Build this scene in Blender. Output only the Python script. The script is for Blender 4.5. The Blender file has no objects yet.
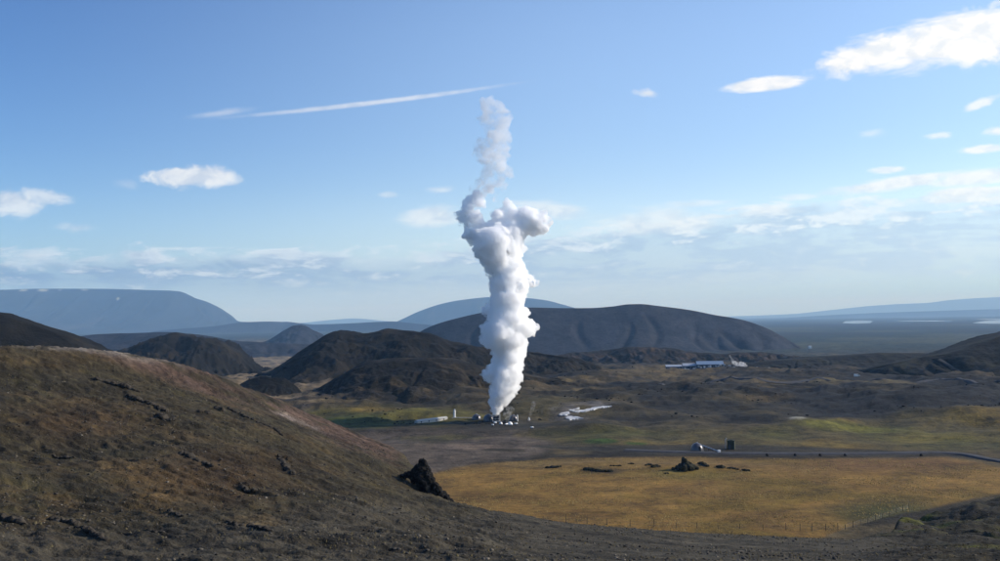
import bpy, bmesh, math, random
import numpy as np
from mathutils import Vector, Matrix

random.seed(7)
RNG = np.random.default_rng(7)
scene = bpy.context.scene
COL = scene.collection
R = math.radians

# ------------------------------------------------------------------ camera
F = 960.0                    # focal length in photo pixels (photo 1000 px wide)
CAMZ = 60.0                  # eye height above the valley floor
HORIZ = 319.0               # eye level at the picture's centre
ROLL = 0.016                # the photographer held the camera slightly tilted
PITCH = math.atan((HORIZ - 280.5) / F)
cam_data = bpy.data.cameras.new('camera')
cam_data.sensor_width = 36.0
cam_data.lens = 36.0 * F / 1000.0
cam_data.clip_start = 0.5
cam_data.clip_end = 300000.0
cam = bpy.data.objects.new('camera', cam_data)
COL.objects.link(cam)
cam.location = (0, 0, CAMZ)
cam.rotation_euler = (Matrix.Rotation(R(90) + PITCH, 3, 'X') @ Matrix.Rotation(-ROLL, 3, 'Z')).to_euler()
scene.camera = cam

# ------------------------------------------------------------------ sun, sky, exposure
SUN_EL = R(27.0)
SUN_AZ = R(84.0)             # clockwise from +Y (the view direction): from the right, slightly ahead
sun_dir = Vector((math.sin(SUN_AZ) * math.cos(SUN_EL), math.cos(SUN_AZ) * math.cos(SUN_EL), math.sin(SUN_EL)))
sd = bpy.data.lights.new('sun', 'SUN')
sd.energy = 3.8
sd.angle = R(0.5)
sd.color = (1.0, 0.93, 0.82)
sun = bpy.data.objects.new('sun', sd)
COL.objects.link(sun)
sun.location = (300, 100, 300)
sun.rotation_euler = (-sun_dir).to_track_quat('-Z', 'Y').to_euler()

scene.view_settings.view_transform = 'Standard'
scene.view_settings.look = 'None'
scene.view_settings.gamma = 1.0
scene.view_settings.use_curve_mapping = False
scene.view_settings.exposure = 0.45
scene.cycles.use_denoising = True
scene.cycles.denoising_prefilter = 'ACCURATE'
scene.cycles.use_adaptive_sampling = False
scene.cycles.max_bounces = 28
scene.cycles.diffuse_bounces = 3
scene.cycles.glossy_bounces = 3
scene.cycles.volume_bounces = 24
scene.cycles.transparent_max_bounces = 16
scene.cycles.sample_clamp_indirect = 6.0

SKY_STRENGTH = 0.15


# ------------------------------------------------------------------ node helper
class NT:
    def __init__(self, tree):
        self.t = tree
        tree.nodes.clear()

    def n(self, typ, **kw):
        nd = self.t.nodes.new(typ)
        ins = kw.pop('ins', {})
        for k, v in kw.items():
            setattr(nd, k, v)
        for k, v in ins.items():
            self.put(nd.inputs[k], v)
        return nd

    def put(self, sock, v):
        if hasattr(v, 'is_linked') or isinstance(v, bpy.types.NodeSocket):
            self.t.links.new(v, sock)
        else:
            sock.default_value = v

    def math(self, op, a, b=0.0, c=None, clamp=False):
        nd = self.n('ShaderNodeMath', operation=op, use_clamp=clamp)
        self.put(nd.inputs[0], a)
        self.put(nd.inputs[1], b)
        if c is not None:
            self.put(nd.inputs[2], c)
        return nd.outputs[0]

    def ramp(self, v, lo, hi, a=0.0, b=1.0, smooth=True):
        nd = self.n('ShaderNodeMapRange', interpolation_type='SMOOTHSTEP' if smooth else 'LINEAR')
        self.put(nd.inputs['Value'], v)
        for k, x in (('From Min', lo), ('From Max', hi), ('To Min', a), ('To Max', b)):
            self.put(nd.inputs[k], x)
        return nd.outputs[0]

    def noise(self, vec, scale, detail=4.0, rough=0.55, dist=0.0):
        nd = self.n('ShaderNodeTexNoise')
        self.put(nd.inputs['Vector'], vec)
        nd.inputs['Scale'].default_value = scale
        nd.inputs['Detail'].default_value = detail
        nd.inputs['Roughness'].default_value = rough
        nd.inputs['Distortion'].default_value = dist
        return nd.outputs['Fac']

    def mapping(self, vec, loc=(0, 0, 0), rot=(0, 0, 0), scale=(1, 1, 1), typ='POINT'):
        nd = self.n('ShaderNodeMapping', vector_type=typ)
        self.put(nd.inputs['Vector'], vec)
        nd.inputs['Location'].default_value = loc
        nd.inputs['Rotation'].default_value = rot
        nd.inputs['Scale'].default_value = scale
        return nd.outputs[0]

    def mix(self, fac, a, b, blend='MIX'):
        nd = self.n('ShaderNodeMix', data_type='RGBA', blend_type=blend)
        nd.clamp_factor = True
        self.put(nd.inputs[0], fac)
        self.put(nd.inputs[6], a)
        self.put(nd.inputs[7], b)
        return nd.outputs[2]


def rgba(c):
    return (c[0], c[1], c[2], 1.0)


# ------------------------------------------------------------------ pixel <-> world helpers (photo pixels, 1000 x 561)
CP, SP = math.cos(PITCH), math.sin(PITCH)
CR, SR = math.cos(ROLL), math.sin(ROLL)


def ray(px, py):
    u, v = (px - 500.0) / F, (280.5 - py) / F
    u, v = u * CR + v * SR, -u * SR + v * CR
    return np.array([u, CP - v * SP, SP + v * CP])


def at(px, py, Y):
    """the point at forward distance Y seen at that pixel"""
    d = ray(px, py)
    return np.array([0, 0, CAMZ]) + d * (Y / d[1])


def project(x, y, z):
    zz = z - CAMZ
    fw = y * CP + zz * SP
    up = -y * SP + zz * CP
    fw = np.where(fw > 0.01, fw, 0.01)
    u, v = x / fw, up / fw
    return 500.0 + F * (u * CR - v * SR), 280.5 - F * (u * SR + v * CR)


def azel(px, py):
    d = ray(px, py)
    d = d / np.linalg.norm(d)
    return math.atan2(d[0], d[1]), math.asin(d[2])


# ------------------------------------------------------------------ world: Nishita sky with a cloud layer in sky directions
world = bpy.data.worlds.new('World')
scene.world = world
world.use_nodes = True
W = NT(world.node_tree)
sky = W.n('ShaderNodeTexSky', sky_type='NISHITA')
sky.sun_disc = False
sky.sun_elevation = SUN_EL
sky.sun_rotation = SUN_AZ
sky.altitude = 300.0
sky.air_density = 1.0
sky.dust_density = 0.15
sky.ozone_density = 3.0
tc = W.n('ShaderNodeTexCoord')
sep = W.n('ShaderNodeSeparateXYZ', ins={0: tc.outputs['Generated']})
az = W.math('ARCTAN2', sep.outputs[0], sep.outputs[1])
el = W.math('ARCSINE', sep.outputs[2])
P = W.n('ShaderNodeCombineXYZ', ins={0: az, 1: el, 2: 0.0}).outputs[0]
warp = W.noise(W.mapping(P, scale=(1, 2.0, 1)), 28.0, 5, 0.6)
n_puff = W.noise(W.mapping(P, loc=(3, 0, 0), scale=(1, 1.6, 1)), 38.0, 7, 0.6, 0.3)
n_streak = W.noise(W.mapping(P, loc=(7, 2, 0), scale=(1, 4.5, 1)), 16.0, 8, 0.62, 0.4)
n_band = W.noise(W.mapping(P, loc=(1.7, 5, 0), scale=(1, 3.6, 1)), 11.0, 8, 0.6, 0.5)
n_low = W.noise(W.mapping(P, loc=(4, 8, 0), scale=(1, 3.0, 1)), 30.0, 8, 0.65, 0.4)
n_fine = W.noise(W.mapping(P, loc=(9, 5, 0), scale=(1, 2.5, 1)), 60.0, 5, 0.6)


def blob(px, py, rx, ry, rot, noise, amp, soft, opac):
    """a cloud mask: an ellipse of sky directions broken up by noise"""
    a0, e0 = azel(px, py)
    q = W.mapping(P, loc=(a0, e0, 0), rot=(0, 0, R(rot)), scale=(rx / F, ry / F, 1), typ='TEXTURE')
    ln = W.n('ShaderNodeVectorMath', operation='LENGTH', ins={0: q}).outputs['Value']
    v = W.math('SUBTRACT', 1.0, ln)
    v = W.math('ADD', v, W.math('MULTIPLY', W.math('SUBTRACT', noise, 0.5), amp))
    return W.ramp(v, 0.0, soft, 0.0, opac)


clouds = [
    # large cloud upper right
    blob(955, 38, 110, 25, 5, n_streak, 1.2, 0.5, 1.0),
    blob(872, 54, 66, 17, 12, n_puff, 1.1, 0.5, 1.0),
    blob(1040, 30, 100, 34, 2, n_puff, 1.4, 0.5, 1.0),
    blob(764, 84, 50, 7.5, 1, n_streak, 1.6, 0.5, 0.95),
    blob(648, 94, 20, 6, -8, n_puff, 2.0, 0.7, 0.8),
    blob(980, 104, 20, 5, 18, n_puff, 1.6, 0.7, 0.7),
    blob(985, 149, 24, 4.5, 0, n_puff, 1.4, 0.6, 0.85),
    blob(940, 136, 14, 4, 0, n_puff, 1.8, 0.8, 0.6),
    blob(998, 131, 16, 5, 0, n_puff, 1.6, 0.8, 0.8),
    blob(888, 170, 20, 4, 0, n_puff, 1.6, 0.6, 0.75),
    blob(895, 184, 74, 8, 4, n_streak, 1.6, 0.6, 0.9),
    blob(980, 178, 62, 9, 3, n_streak, 1.5, 0.6, 0.9),
    blob(968, 192, 52, 7, 0, n_streak, 1.5, 0.6, 0.95),
    blob(965, 200, 40, 4, 0, n_streak, 1.5, 0.6, 0.8),
    blob(870, 134, 18, 5, 0, n_puff, 2.0, 1.0, 0.35),
    blob(800, 197, 25, 4, 0, n_streak, 1.8, 0.8, 0.5),
    # cumulus at left
    blob(186, 178, 42, 12, 0, n_puff, 1.5, 0.45, 0.92),
    blob(205, 176, 34, 13, 0, n_puff, 1.3, 0.5, 0.9),
    blob(5, 202, 40, 15, 0, n_puff, 1.5, 0.55, 0.85),
    blob(42, 198, 34, 9, 0, n_puff, 1.6, 0.7, 0.7),
    blob(76, 228, 22, 6, 0, n_puff, 1.8, 0.9, 0.45),
    blob(125, 185, 14, 6, 0, n_puff, 1.8, 1.0, 0.25),
    # beside the plume
    blob(432, 216, 36, 14, 3, n_streak, 1.3, 0.7, 0.75),
    blob(545, 209, 50, 11, -6, n_streak, 1.3, 0.7, 0.7),
    blob(440, 190, 20, 5, 0, n_streak, 1.8, 0.8, 0.5),
    blob(388, 195, 12, 4, 0, n_streak, 1.8, 0.8, 0.4),
    blob(660, 222, 90, 17, 0, n_streak, 1.8, 0.8, 0.65),
    blob(700, 204, 40, 5, 0, n_streak, 1.8, 0.8, 0.5),
    blob(760, 210, 60, 7, -4, n_streak, 1.8, 0.8, 0.55),
    # contrail
    blob(372, 103, 175, 3.4, 7.2, n_fine, 0.5, 0.8, 0.55),
    blob(222, 113, 42, 4.5, 10, n_fine, 0.8, 1.0, 0.34),
]
big = clouds[0]
for c in clouds[1:]:
    big = W.math('MAXIMUM', big, c)

e_at = lambda py: azel(500, py)[1]
# broad stratocumulus band low above the horizon, standing higher to the right
right = W.ramp(az, -0.20, 0.38, 0.0, 1.0)
edge = W.math('ADD', e_at(249), W.math('MULTIPLY', right, e_at(212) - e_at(249)))
lump = W.math('ADD', W.math('MULTIPLY', W.math('SUBTRACT', n_band, 0.5), 1.7), W.math('MULTIPLY', W.math('SUBTRACT', n_low, 0.5), 1.4))
below = W.math('DIVIDE', W.math('SUBTRACT', edge, el), 24.0 / F)
tb = W.math('ADD', below, lump)
bm_ = W.ramp(tb, 0.0, 0.25)
gaps = W.ramp(W.math('ADD', n_streak, W.math('MULTIPLY', W.math('SUBTRACT', n_band, 0.5), 0.6)), 0.40, 0.54, 0.55, 1.0)
band_bot = W.ramp(el, e_at(302), e_at(274), 0.05, 1.0)
band = W.math('MULTIPLY', W.math('MULTIPLY', bm_, band_bot), gaps)
band = W.math('MULTIPLY', band, W.ramp(W.math('ABSOLUTE', az), 0.9, 1.6, 0.92, 0.5))
depth = W.ramp(tb, 0.15, 1.05)

n_mix = W.math('ADD', W.math('MULTIPLY', n_streak, 0.45), W.math('MULTIPLY', n_low, 0.55))
rim = W.math('SUBTRACT', 1.0, W.ramp(tb, 0.10, 0.65))
tone = W.math('MAXIMUM', W.math('MULTIPLY', rim, W.ramp(n_low, 0.38, 0.56, 0.35, 1.0)), W.ramp(n_mix, 0.52, 0.64, 0.0, 0.55))
# white streaks riding on and above the bank
e_w = W.math('SUBTRACT', el, W.math('MULTIPLY', right, e_at(209) - e_at(246)))
env = W.math('MULTIPLY', W.ramp(e_w, e_at(232), e_at(250)), W.ramp(e_w, e_at(296), e_at(264)))
streaks = W.ramp(W.math('ADD', n_mix, W.math('MULTIPLY', W.math('SUBTRACT', env, 1.0), 0.22)), W.math('SUBTRACT', 0.485, W.math('MULTIPLY', right, 0.02)), W.math('SUBTRACT', 0.575, W.math('MULTIPLY', right, 0.02)))
streaks = W.math('MULTIPLY', streaks, W.math('ADD', 0.50, W.math('MULTIPLY', right, 0.45)))
edge_light = W.ramp(az, -0.5, 0.5, 0.0, 1.0, False)
K = 0.76 / SKY_STRENGTH
band_dark = W.mix(edge_light, rgba([x * K for x in (0.15, 0.26, 0.47)]), rgba([x * K for x in (0.56, 0.78, 1.02)]))
band_lite = W.mix(edge_light, rgba([x * K for x in (0.62, 0.76, 0.92)]), rgba([x * K for x in (0.76, 0.95, 1.10)]))
band_col = W.mix(tone, band_dark, band_lite)
puff_dark = W.mix(edge_light, rgba([x * K for x in (0.58, 0.64, 0.76)]), rgba([x * K for x in (0.86, 0.92, 0.98)]))
puff_lite = W.mix(edge_light, rgba([x * K for x in (0.84, 0.86, 0.90)]), rgba([x * K for x in (1.06, 1.06, 1.04)]))
puff_col = W.mix(W.ramp(n_puff, 0.36, 0.58), puff_dark, puff_lite)
# pale air low down
low = W.ramp(el, e_at(322), e_at(205), 0.86, 0.0)
sr = W.n('ShaderNodeSeparateColor', ins={0: sky.outputs[0]})
E0 = SKY_STRENGTH * 2 ** scene.view_settings.exposure


def grade(ch, ref, to, g):
    v = W.math('MINIMUM', W.math('DIVIDE', sr.outputs[ch], ref / E0), 1.9)
    return W.math('MULTIPLY', W.math('POWER', v, g), to / E0)


sky_g = W.n('ShaderNodeCombineColor', ins={0: grade(0, 0.58, 0.50, 1.32), 1: grade(1, 0.91, 0.74, 1.22), 2: grade(2, 1.0, 0.95, 1.1)}).outputs[0]
# the sky is brighter toward the sun on the right
side = W.ramp(az, -0.58, 0.12)
sky_g = W.mix(1.0, sky_g, W.mix(side, (0.45, 0.62, 0.69, 1), W.mix(W.ramp(el, e_at(190), e_at(10)), (1.06, 1.09, 0.95, 1), (1.44, 1.33, 1.05, 1))), 'MULTIPLY')
sky_col = W.mix(low, sky_g, W.mix(edge_light, rgba([x * K for x in (0.22, 0.43, 0.68)]), rgba([x * K for x in (0.28, 0.63, 0.94)])))
c1 = W.mix(band, sky_col, band_col)
c1 = W.mix(streaks, c1, W.mix(edge_light, rgba([x * K for x in (0.62, 0.76, 0.92)]), rgba([x * K for x in (0.86, 1.02, 1.14)])))
low_tint = W.ramp(el, e_at(260), e_at(120))
c2 = W.mix(big, c1, W.mix(1.0, puff_col, W.mix(low_tint, (0.86, 0.98, 1.06, 1), (1, 1, 1, 1)), 'MULTIPLY'))
bg = W.n('ShaderNodeBackground', ins={'Color': c2, 'Strength': SKY_STRENGTH})
wo = W.n('ShaderNodeOutputWorld', ins={0: bg.outputs[0]})
world.cycles.sampling_method = 'MANUAL'
world.cycles.sample_map_resolution = 512


# ------------------------------------------------------------------ numpy noise
_perm = RNG.permutation(256)
_perm = np.concatenate([_perm, _perm, _perm])
_ang = RNG.uniform(0, 2 * np.pi, 256)
_gx, _gy = np.cos(_ang), np.sin(_ang)
_g3 = RNG.normal(size=(256, 3))
_g3 /= np.linalg.norm(_g3, axis=1)[:, None]


def perlin(x, y, seed=0):
    x = np.asarray(x, float) + seed * 37.17
    y = np.asarray(y, float) + seed * 91.73
    xi, yi = np.floor(x).astype(np.int64), np.floor(y).astype(np.int64)
    xf, yf = x - xi, y - yi
    xi &= 255
    yi &= 255
    u, v = xf ** 3 * (xf * (xf * 6 - 15) + 10), yf ** 3 * (yf * (yf * 6 - 15) + 10)

    def g(ix, iy, fx, fy):
        h = _perm[_perm[ix & 255] + (iy & 255)]
        return _gx[h] * fx + _gy[h] * fy
    a = g(xi, yi, xf, yf)
    b = g(xi + 1, yi, xf - 1, yf)
    c = g(xi, yi + 1, xf, yf - 1)
    d = g(xi + 1, yi + 1, xf - 1, yf - 1)
    return 1.5 * ((a * (1 - u) + b * u) * (1 - v) + (c * (1 - u) + d * u) * v)


def fbm(x, y, octaves=5, seed=0, gain=0.5, ridge=False):
    s, a, f = 0.0, 1.0, 1.0
    for o in range(octaves):
        n = perlin(np.asarray(x) * f, np.asarray(y) * f, seed + o * 3)
        if ridge:
            n = 1.0 - 2.0 * np.abs(n)
        s = s + a * n
        a *= gain
        f *= 2.03
    return s


def perlin3(p, seed=0):
    p = p + seed * 17.31
    i = np.floor(p).astype(np.int64)
    f = p - i
    i &= 255
    w = f ** 3 * (f * (f * 6 - 15) + 10)
    out = 0.0
    for dx in (0, 1):
        for dy in (0, 1):
            for dz in (0, 1):
                h = _perm[_perm[_perm[(i[:, 0] + dx) & 255] + ((i[:, 1] + dy) & 255)] + ((i[:, 2] + dz) & 255)]
                g = _g3[h]
                d = (g[:, 0] * (f[:, 0] - dx) + g[:, 1] * (f[:, 1] - dy) + g[:, 2] * (f[:, 2] - dz))
                out = out + d * (w[:, 0] if dx else 1 - w[:, 0]) * (w[:, 1] if dy else 1 - w[:, 1]) * (w[:, 2] if dz else 1 - w[:, 2])
    return out * 1.6


def sst(a, b, x):
    t = np.clip((np.asarray(x, float) - a) / (b - a), 0, 1)
    return t * t * (3 - 2 * t)


def lerpc(c, col, m):
    return c * (1 - m[..., None]) + np.asarray(col) * m[..., None]


# ------------------------------------------------------------------ object helpers
def tag(o, label=None, cat=None, group=None, kind=None):
    if label:
        o['label'] = label
    if cat:
        o['category'] = cat
    if group:
        o['group'] = group
    if kind:
        o['kind'] = kind
    return o


def mesh_obj(name, verts, faces, material, parent=None, smooth=True, loc=None):
    me = bpy.data.meshes.new(name)
    verts = np.asarray(verts, np.float32)
    if isinstance(faces, np.ndarray):
        k = faces.shape[1]
        me.vertices.add(len(verts))
        me.vertices.foreach_set('co', verts.ravel())
        me.loops.add(faces.size)
        me.loops.foreach_set('vertex_index', faces.ravel().astype(np.int32))
        me.polygons.add(len(faces))
        me.polygons.foreach_set('loop_start', np.arange(0, faces.size, k, dtype=np.int32))
        me.update(calc_edges=True)
        me.validate()
    else:
        me.from_pydata([tuple(map(float, v)) for v in verts], [], [tuple(f) for f in faces])
        me.update()
    if smooth:
        me.polygons.foreach_set('use_smooth', np.ones(len(me.polygons), bool))
    me.materials.append(material)
    o = bpy.data.objects.new(name, me)
    COL.objects.link(o)
    if parent is not None:
        o.parent = parent
    if loc is not None:
        o.location = loc
    return o


ALBEDO_SCALE = 0.55


def set_albedo(o, cols):
    a = o.data.attributes.new('albedo', 'FLOAT_COLOR', 'POINT')
    c = np.ones((len(cols), 4), np.float32)
    c[:, :3] = np.asarray(cols) * ALBEDO_SCALE * np.array([1.07, 0.93, 0.61])
    a.data.foreach_set('color', c.ravel())


def empty(name, loc, label, cat, group=None):
    o = bpy.data.objects.new(name, None)
    o.empty_display_size = 0.5
    COL.objects.link(o)
    o.location = [float(v) for v in loc]
    return tag(o, label, cat, group)


def copy_tree(o, parent=None):
    c = o.copy()
    COL.objects.link(c)
    if parent is not None:
        c.parent = parent
    for ch in list(o.children):
        copy_tree(ch, c)
    return c


def bm_obj(name, bm, material, parent=None, smooth=False, loc=None):
    me = bpy.data.meshes.new(name)
    bmesh.ops.recalc_face_normals(bm, faces=bm.faces)
    bm.to_mesh(me)
    bm.free()
    if smooth:
        me.polygons.foreach_set('use_smooth', np.ones(len(me.polygons), bool))
    me.materials.append(material)
    o = bpy.data.objects.new(name, me)
    COL.objects.link(o)
    if parent is not None:
        o.parent = parent
    if loc is not None:
        o.location = loc
    return o


def add_box(bm, c, s, rz=0.0, bevel=0.0):
    m = Matrix.Translation(Vector(c)) @ Matrix.Rotation(rz, 4, 'Z') @ Matrix.Diagonal((s[0], s[1], s[2], 1))
    r = bmesh.ops.create_cube(bm, size=1.0, matrix=m)
    if bevel:
        es = {e for v in r['verts'] for e in v.link_edges}
        bmesh.ops.bevel(bm, geom=list(es), offset=bevel, segments=1, affect='EDGES')


def add_tube(bm, a, b, r1, r2=None, seg=10, caps=True):
    a, b = Vector(a), Vector(b)
    d = b - a
    q = d.to_track_quat('Z', 'Y').to_matrix().to_4x4()
    m = Matrix.Translation((a + b) / 2) @ q
    bmesh.ops.create_cone(bm, cap_ends=caps, segments=seg, radius1=r1, radius2=r1 if r2 is None else r2, depth=d.length, matrix=m)


def add_lathe(bm, prof, seg=20, c=(0, 0, 0)):
    """revolve (r, z) points about the vertical through c"""
    rings = []
    for r, z in prof:
        if r < 1e-4:
            rings.append([bm.verts.new((c[0], c[1], c[2] + z))])
        else:
            rings.append([bm.verts.new((c[0] + r * math.cos(2 * math.pi * k / seg), c[1] + r * math.sin(2 * math.pi * k / seg), c[2] + z)) for k in range(seg)])
    for A, B in zip(rings, rings[1:]):
        for k in range(seg):
            j = (k + 1) % seg
            if len(A) == 1 and len(B) == 1:
                continue
            if len(A) == 1:
                bm.faces.new((A[0], B[k], B[j]))
            elif len(B) == 1:
                bm.faces.new((A[k], A[j], B[0]))
            else:
                bm.faces.new((A[k], A[j], B[j], B[k]))


# ------------------------------------------------------------------ materials
def new_mat(name):
    m = bpy.data.materials.new(name)
    m.use_nodes = True
    return m, NT(m.node_tree)


def finish(t, bsdf):
    t.n('ShaderNodeOutputMaterial', ins={0: bsdf.outputs[0]})


def mat_terrain(name, s1, s2, s3, contrast=0.5, bump=0.4, bump_dist=0.3, streak=None):
    """colour comes from the terrain's own albedo map; soil mottling and bump at three scales (scales are 1/m)"""
    m, t = new_mat(name)
    at_ = t.n('ShaderNodeAttribute', attribute_name='albedo')
    co = t.n('ShaderNodeTexCoord').outputs['Object']
    if streak:
        co2 = t.mapping(co, rot=(0, 0, streak[0]), scale=(streak[1], 1.0, 1.0), typ='TEXTURE')
    else:
        co2 = co
    a = t.noise(co2, s1, 5, 0.6, 0.3)
    b = t.noise(co2, s2, 5, 0.62)
    c = t.noise(co, s3, 4, 0.6)
    f = t.math('ADD', t.math('MULTIPLY', a, 0.42), t.math('MULTIPLY', b, 0.34))
    f = t.math('ADD', f, t.math('MULTIPLY', c, 0.24))
    k = t.ramp(f, 0.36, 0.64, 1.0 - contrast, 1.0 + contrast, False)
    col = t.mix(1.0, at_.outputs['Color'], t.n('ShaderNodeCombineColor', ins={0: k, 1: k, 2: k}).outputs[0], 'MULTIPLY')
    warm = t.ramp(t.noise(co, s2 * 0.4, 4), 0.42, 0.62)
    col = t.mix(t.math('MULTIPLY', warm, 0.22), col, t.mix(1.0, col, (1.18, 1.0, 0.76, 1), 'MULTIPLY'))
    h = t.math('ADD', t.math('MULTIPLY', b, 1.0), t.math('MULTIPLY', c, 0.45))
    bp = t.n('ShaderNodeBump', ins={'Strength': bump, 'Distance': bump_dist, 'Height': h})
    bs = t.n('ShaderNodeBsdfPrincipled', ins={'Base Color': col, 'Roughness': 0.95, 'Specular IOR Level': 0.15, 'Normal': bp.outputs[0]})
    finish(t, bs)
    return m


def mat_plain(name, col, rough=0.6, metal=0.0, var=0.2, scale=2.0, bump=0.0):
    m, t = new_mat(name)
    co = t.n('ShaderNodeTexCoord').outputs['Object']
    f = t.noise(co, scale, 5, 0.6)
    k = t.ramp(f, 0.3, 0.7, 1 - var, 1 + var, False)
    c = t.mix(1.0, rgba(col), t.n('ShaderNodeCombineColor', ins={0: k, 1: k, 2: k}).outputs[0], 'MULTIPLY')
    kw = {'Base Color': c, 'Roughness': rough, 'Metallic': metal, 'Specular IOR Level': 0.5 if rough < 0.75 else 0.1}
    if bump:
        kw['Normal'] = t.n('ShaderNodeBump', ins={'Strength': bump, 'Distance': 0.2, 'Height': f}).outputs[0]
    finish(t, t.n('ShaderNodeBsdfPrincipled', ins=kw))
    return m


M_FG = mat_terrain('hillside_soil', 0.16, 1.1, 6.0, 0.95, 0.9, 0.35, streak=(R(-41), 2.4))
M_GROUND = mat_terrain('valley_soil', 0.035, 0.16, 0.8, 0.9, 0.8, 1.2)
M_FIELD = mat_terrain('dry_grass', 0.06, 0.35, 1.6, 0.75, 0.8, 0.5)
M_HILL = mat_terrain('lava_hill', 0.03, 0.12, 0.5, 0.8, 0.8, 2.0)
M_MOUNT = mat_terrain('far_rock', 0.002, 0.008, 0.03, 0.35, 0.3, 20.0)
M_ROCK = mat_plain('basalt', (0.012, 0.011, 0.010), 0.95, 0, 0.45, 1.2, 0.6)
M_ROCK_MOSS = mat_plain('mossy_basalt', (0.026, 0.024, 0.014), 0.95, 0, 0.5, 0.6, 0.6)
M_LEDGE = mat_plain('hillside_rock', (0.046, 0.039, 0.030), 0.95, 0, 0.5, 1.5, 0.6)
M_STONEPALE = mat_plain('pale_stones', (0.15, 0.13, 0.10), 0.95, 0, 0.4, 0.15, 0.4)
M_STONE = mat_plain('stones', (0.060, 0.053, 0.044), 0.95, 0, 0.5, 0.15, 0.4)
M_WHITE = mat_plain('white_paint', (0.74, 0.74, 0.72), 0.5, 0, 0.08)
M_PALE = mat_plain('pale_cladding', (0.42, 0.41, 0.38), 0.5, 0, 0.1)
M_METAL = mat_plain('galvanised_steel', (0.50, 0.50, 0.53), 0.36, 0.9, 0.12)
M_DOME = mat_plain('dome_panels', (0.10, 0.095, 0.10), 0.32, 0.5, 0.12)
M_DARKMETAL = mat_plain('dark_steel', (0.035, 0.04, 0.05), 0.5, 0.3, 0.3)
M_BROWNCLAD = mat_plain('dark_cladding', (0.045, 0.050, 0.032), 0.8, 0, 0.2)
M_SUNLITCLAD = mat_plain('sunlit_cladding', (0.42, 0.40, 0.20), 0.7, 0, 0.1)  # yellowish sunlight on a wall, put into the base colour
M_ROOFBLUE = mat_plain('blue_roof', (0.20, 0.27, 0.36), 0.45, 0.2, 0.08, 0.3)
M_ROOFPALE = mat_plain('pale_roof', (0.32, 0.35, 0.39), 0.5, 0.1, 0.08, 0.3)
M_WALLDARK = mat_plain('hall_wall', (0.05, 0.065, 0.09), 0.7, 0, 0.2, 0.5)
M_GLASS = mat_plain('dark_glass', (0.02, 0.025, 0.03), 0.1, 0, 0.1)
M_RUBBER = mat_plain('tyre_rubber', (0.02, 0.02, 0.02), 0.9, 0, 0.1)
M_WOOD = mat_plain('weathered_post', (0.10, 0.085, 0.065), 0.9, 0, 0.3)
M_WIRE = mat_plain('fence_wire', (0.20, 0.19, 0.18), 0.6, 0.6, 0.1)
M_ASPHALT = mat_plain('asphalt', (0.060, 0.060, 0.064), 0.9, 0, 0.25, 0.3)
M_GRAVELROAD = mat_plain('gravel_track', (0.16, 0.145, 0.125), 0.95, 0, 0.3, 0.2)
M_SILICA = mat_plain('silica_crust', (0.46, 0.46, 0.46), 0.7, 0, 0.45, 0.25, 0.4)


def mat_water():
    m, t = new_mat('lake_water')
    co = t.n('ShaderNodeTexCoord').outputs['Object']
    bp = t.n('ShaderNodeBump', ins={'Strength': 0.25, 'Distance': 1.0, 'Height': t.noise(co, 0.05, 4)})
    finish(t, t.n('ShaderNodeBsdfPrincipled', ins={'Base Color': (0.03, 0.05, 0.06, 1), 'Roughness': 0.25, 'IOR': 1.33, 'Normal': bp.outputs[0]}))
    return m


M_WATER = mat_water()


# ------------------------------------------------------------------ height of the valley floor
def base_z(x, y):
    r = np.hypot(x, y)
    z = -45.0 * sst(640, 2500, r)
    return z


def bump_at(x, y, px, py, Y, rx, ry, h):
    c = at(px, py, Y)
    return h * np.exp(-(((x - c[0]) / rx) ** 2 + ((y - Y) / ry) ** 2))


def valley_z(x, y):
    """smooth height plus lava-field roughness; calm in the grass field"""
    z = base_z(x, y)
    r = np.hypot(x, y)
    rough = sst(430, 560, r) * (1 - 0.6 * sst(1500, 4000, r)) * (1 - 0.9 * sst(4000, 6500, r))
    field = 1 - sst(400, 450, r)
    rough = rough * (1 - 0.75 * field) + 0.04
    n = fbm(x / 95.0, y / 120.0, 6, 3, 0.52)
    rid = fbm(x / 60.0, y / 70.0, 4, 21, 0.5, True)
    sc = fbm(x / 85.0 + 0.3 * n, y / 34.0, 4, 27, 0.5, True)
    z = z + rough * (4.4 * n + (1.8 * rid + 2.4 * sc) * sst(540, 760, r))
    # calm ground round the steam works
    pad = np.exp(-(((x + 4) / 42) ** 2 + ((y - 536) / 26) ** 2))
    pad = np.maximum(pad, np.exp(-(((x + 55) / 45) ** 2 + ((y - 545) / 22) ** 2)))
    pad = np.maximum(pad, np.exp(-(((x - 108) / 40) ** 2 + ((y - 418) / 22) ** 2)))
    pad = np.clip(pad * 1.6, 0, 1)
    z = z * (1 - pad)
    # embankments beside the works, low swells right
    z = z + bump_at(x, y, 580, 424, 520, 24, 9, 4.0) + bump_at(x, y, 540, 424, 508, 12, 6, 2.0)
    z = z + bump_at(x, y, 600, 463, 392, 20, 8, 1.6) + bump_at(x, y, 690, 463, 384, 20, 8, 1.3)
    return z


def ground_hit(px, py, fn=valley_z, far=60000.0):
    d = ray(px, py)
    d = d / d[1]
    ys = np.concatenate([np.arange(150, 1500, 1.0), np.geomspace(1500, far, 4000)])
    zz = CAMZ + d[2] * ys
    below = zz <= fn(d[0] * ys, ys)
    i = int(np.argmax(below)) if below.any() else len(ys) - 1
    y = ys[i]
    return np.array([d[0] * y, y, float(fn(np.array([d[0] * y]), np.array([y]))[0])])


# ------------------------------------------------------------------ polar sheets
def polar_grid(azs, rs):
    A, Rr = np.meshgrid(azs, rs)
    return Rr * np.sin(A), Rr * np.cos(A)


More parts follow.
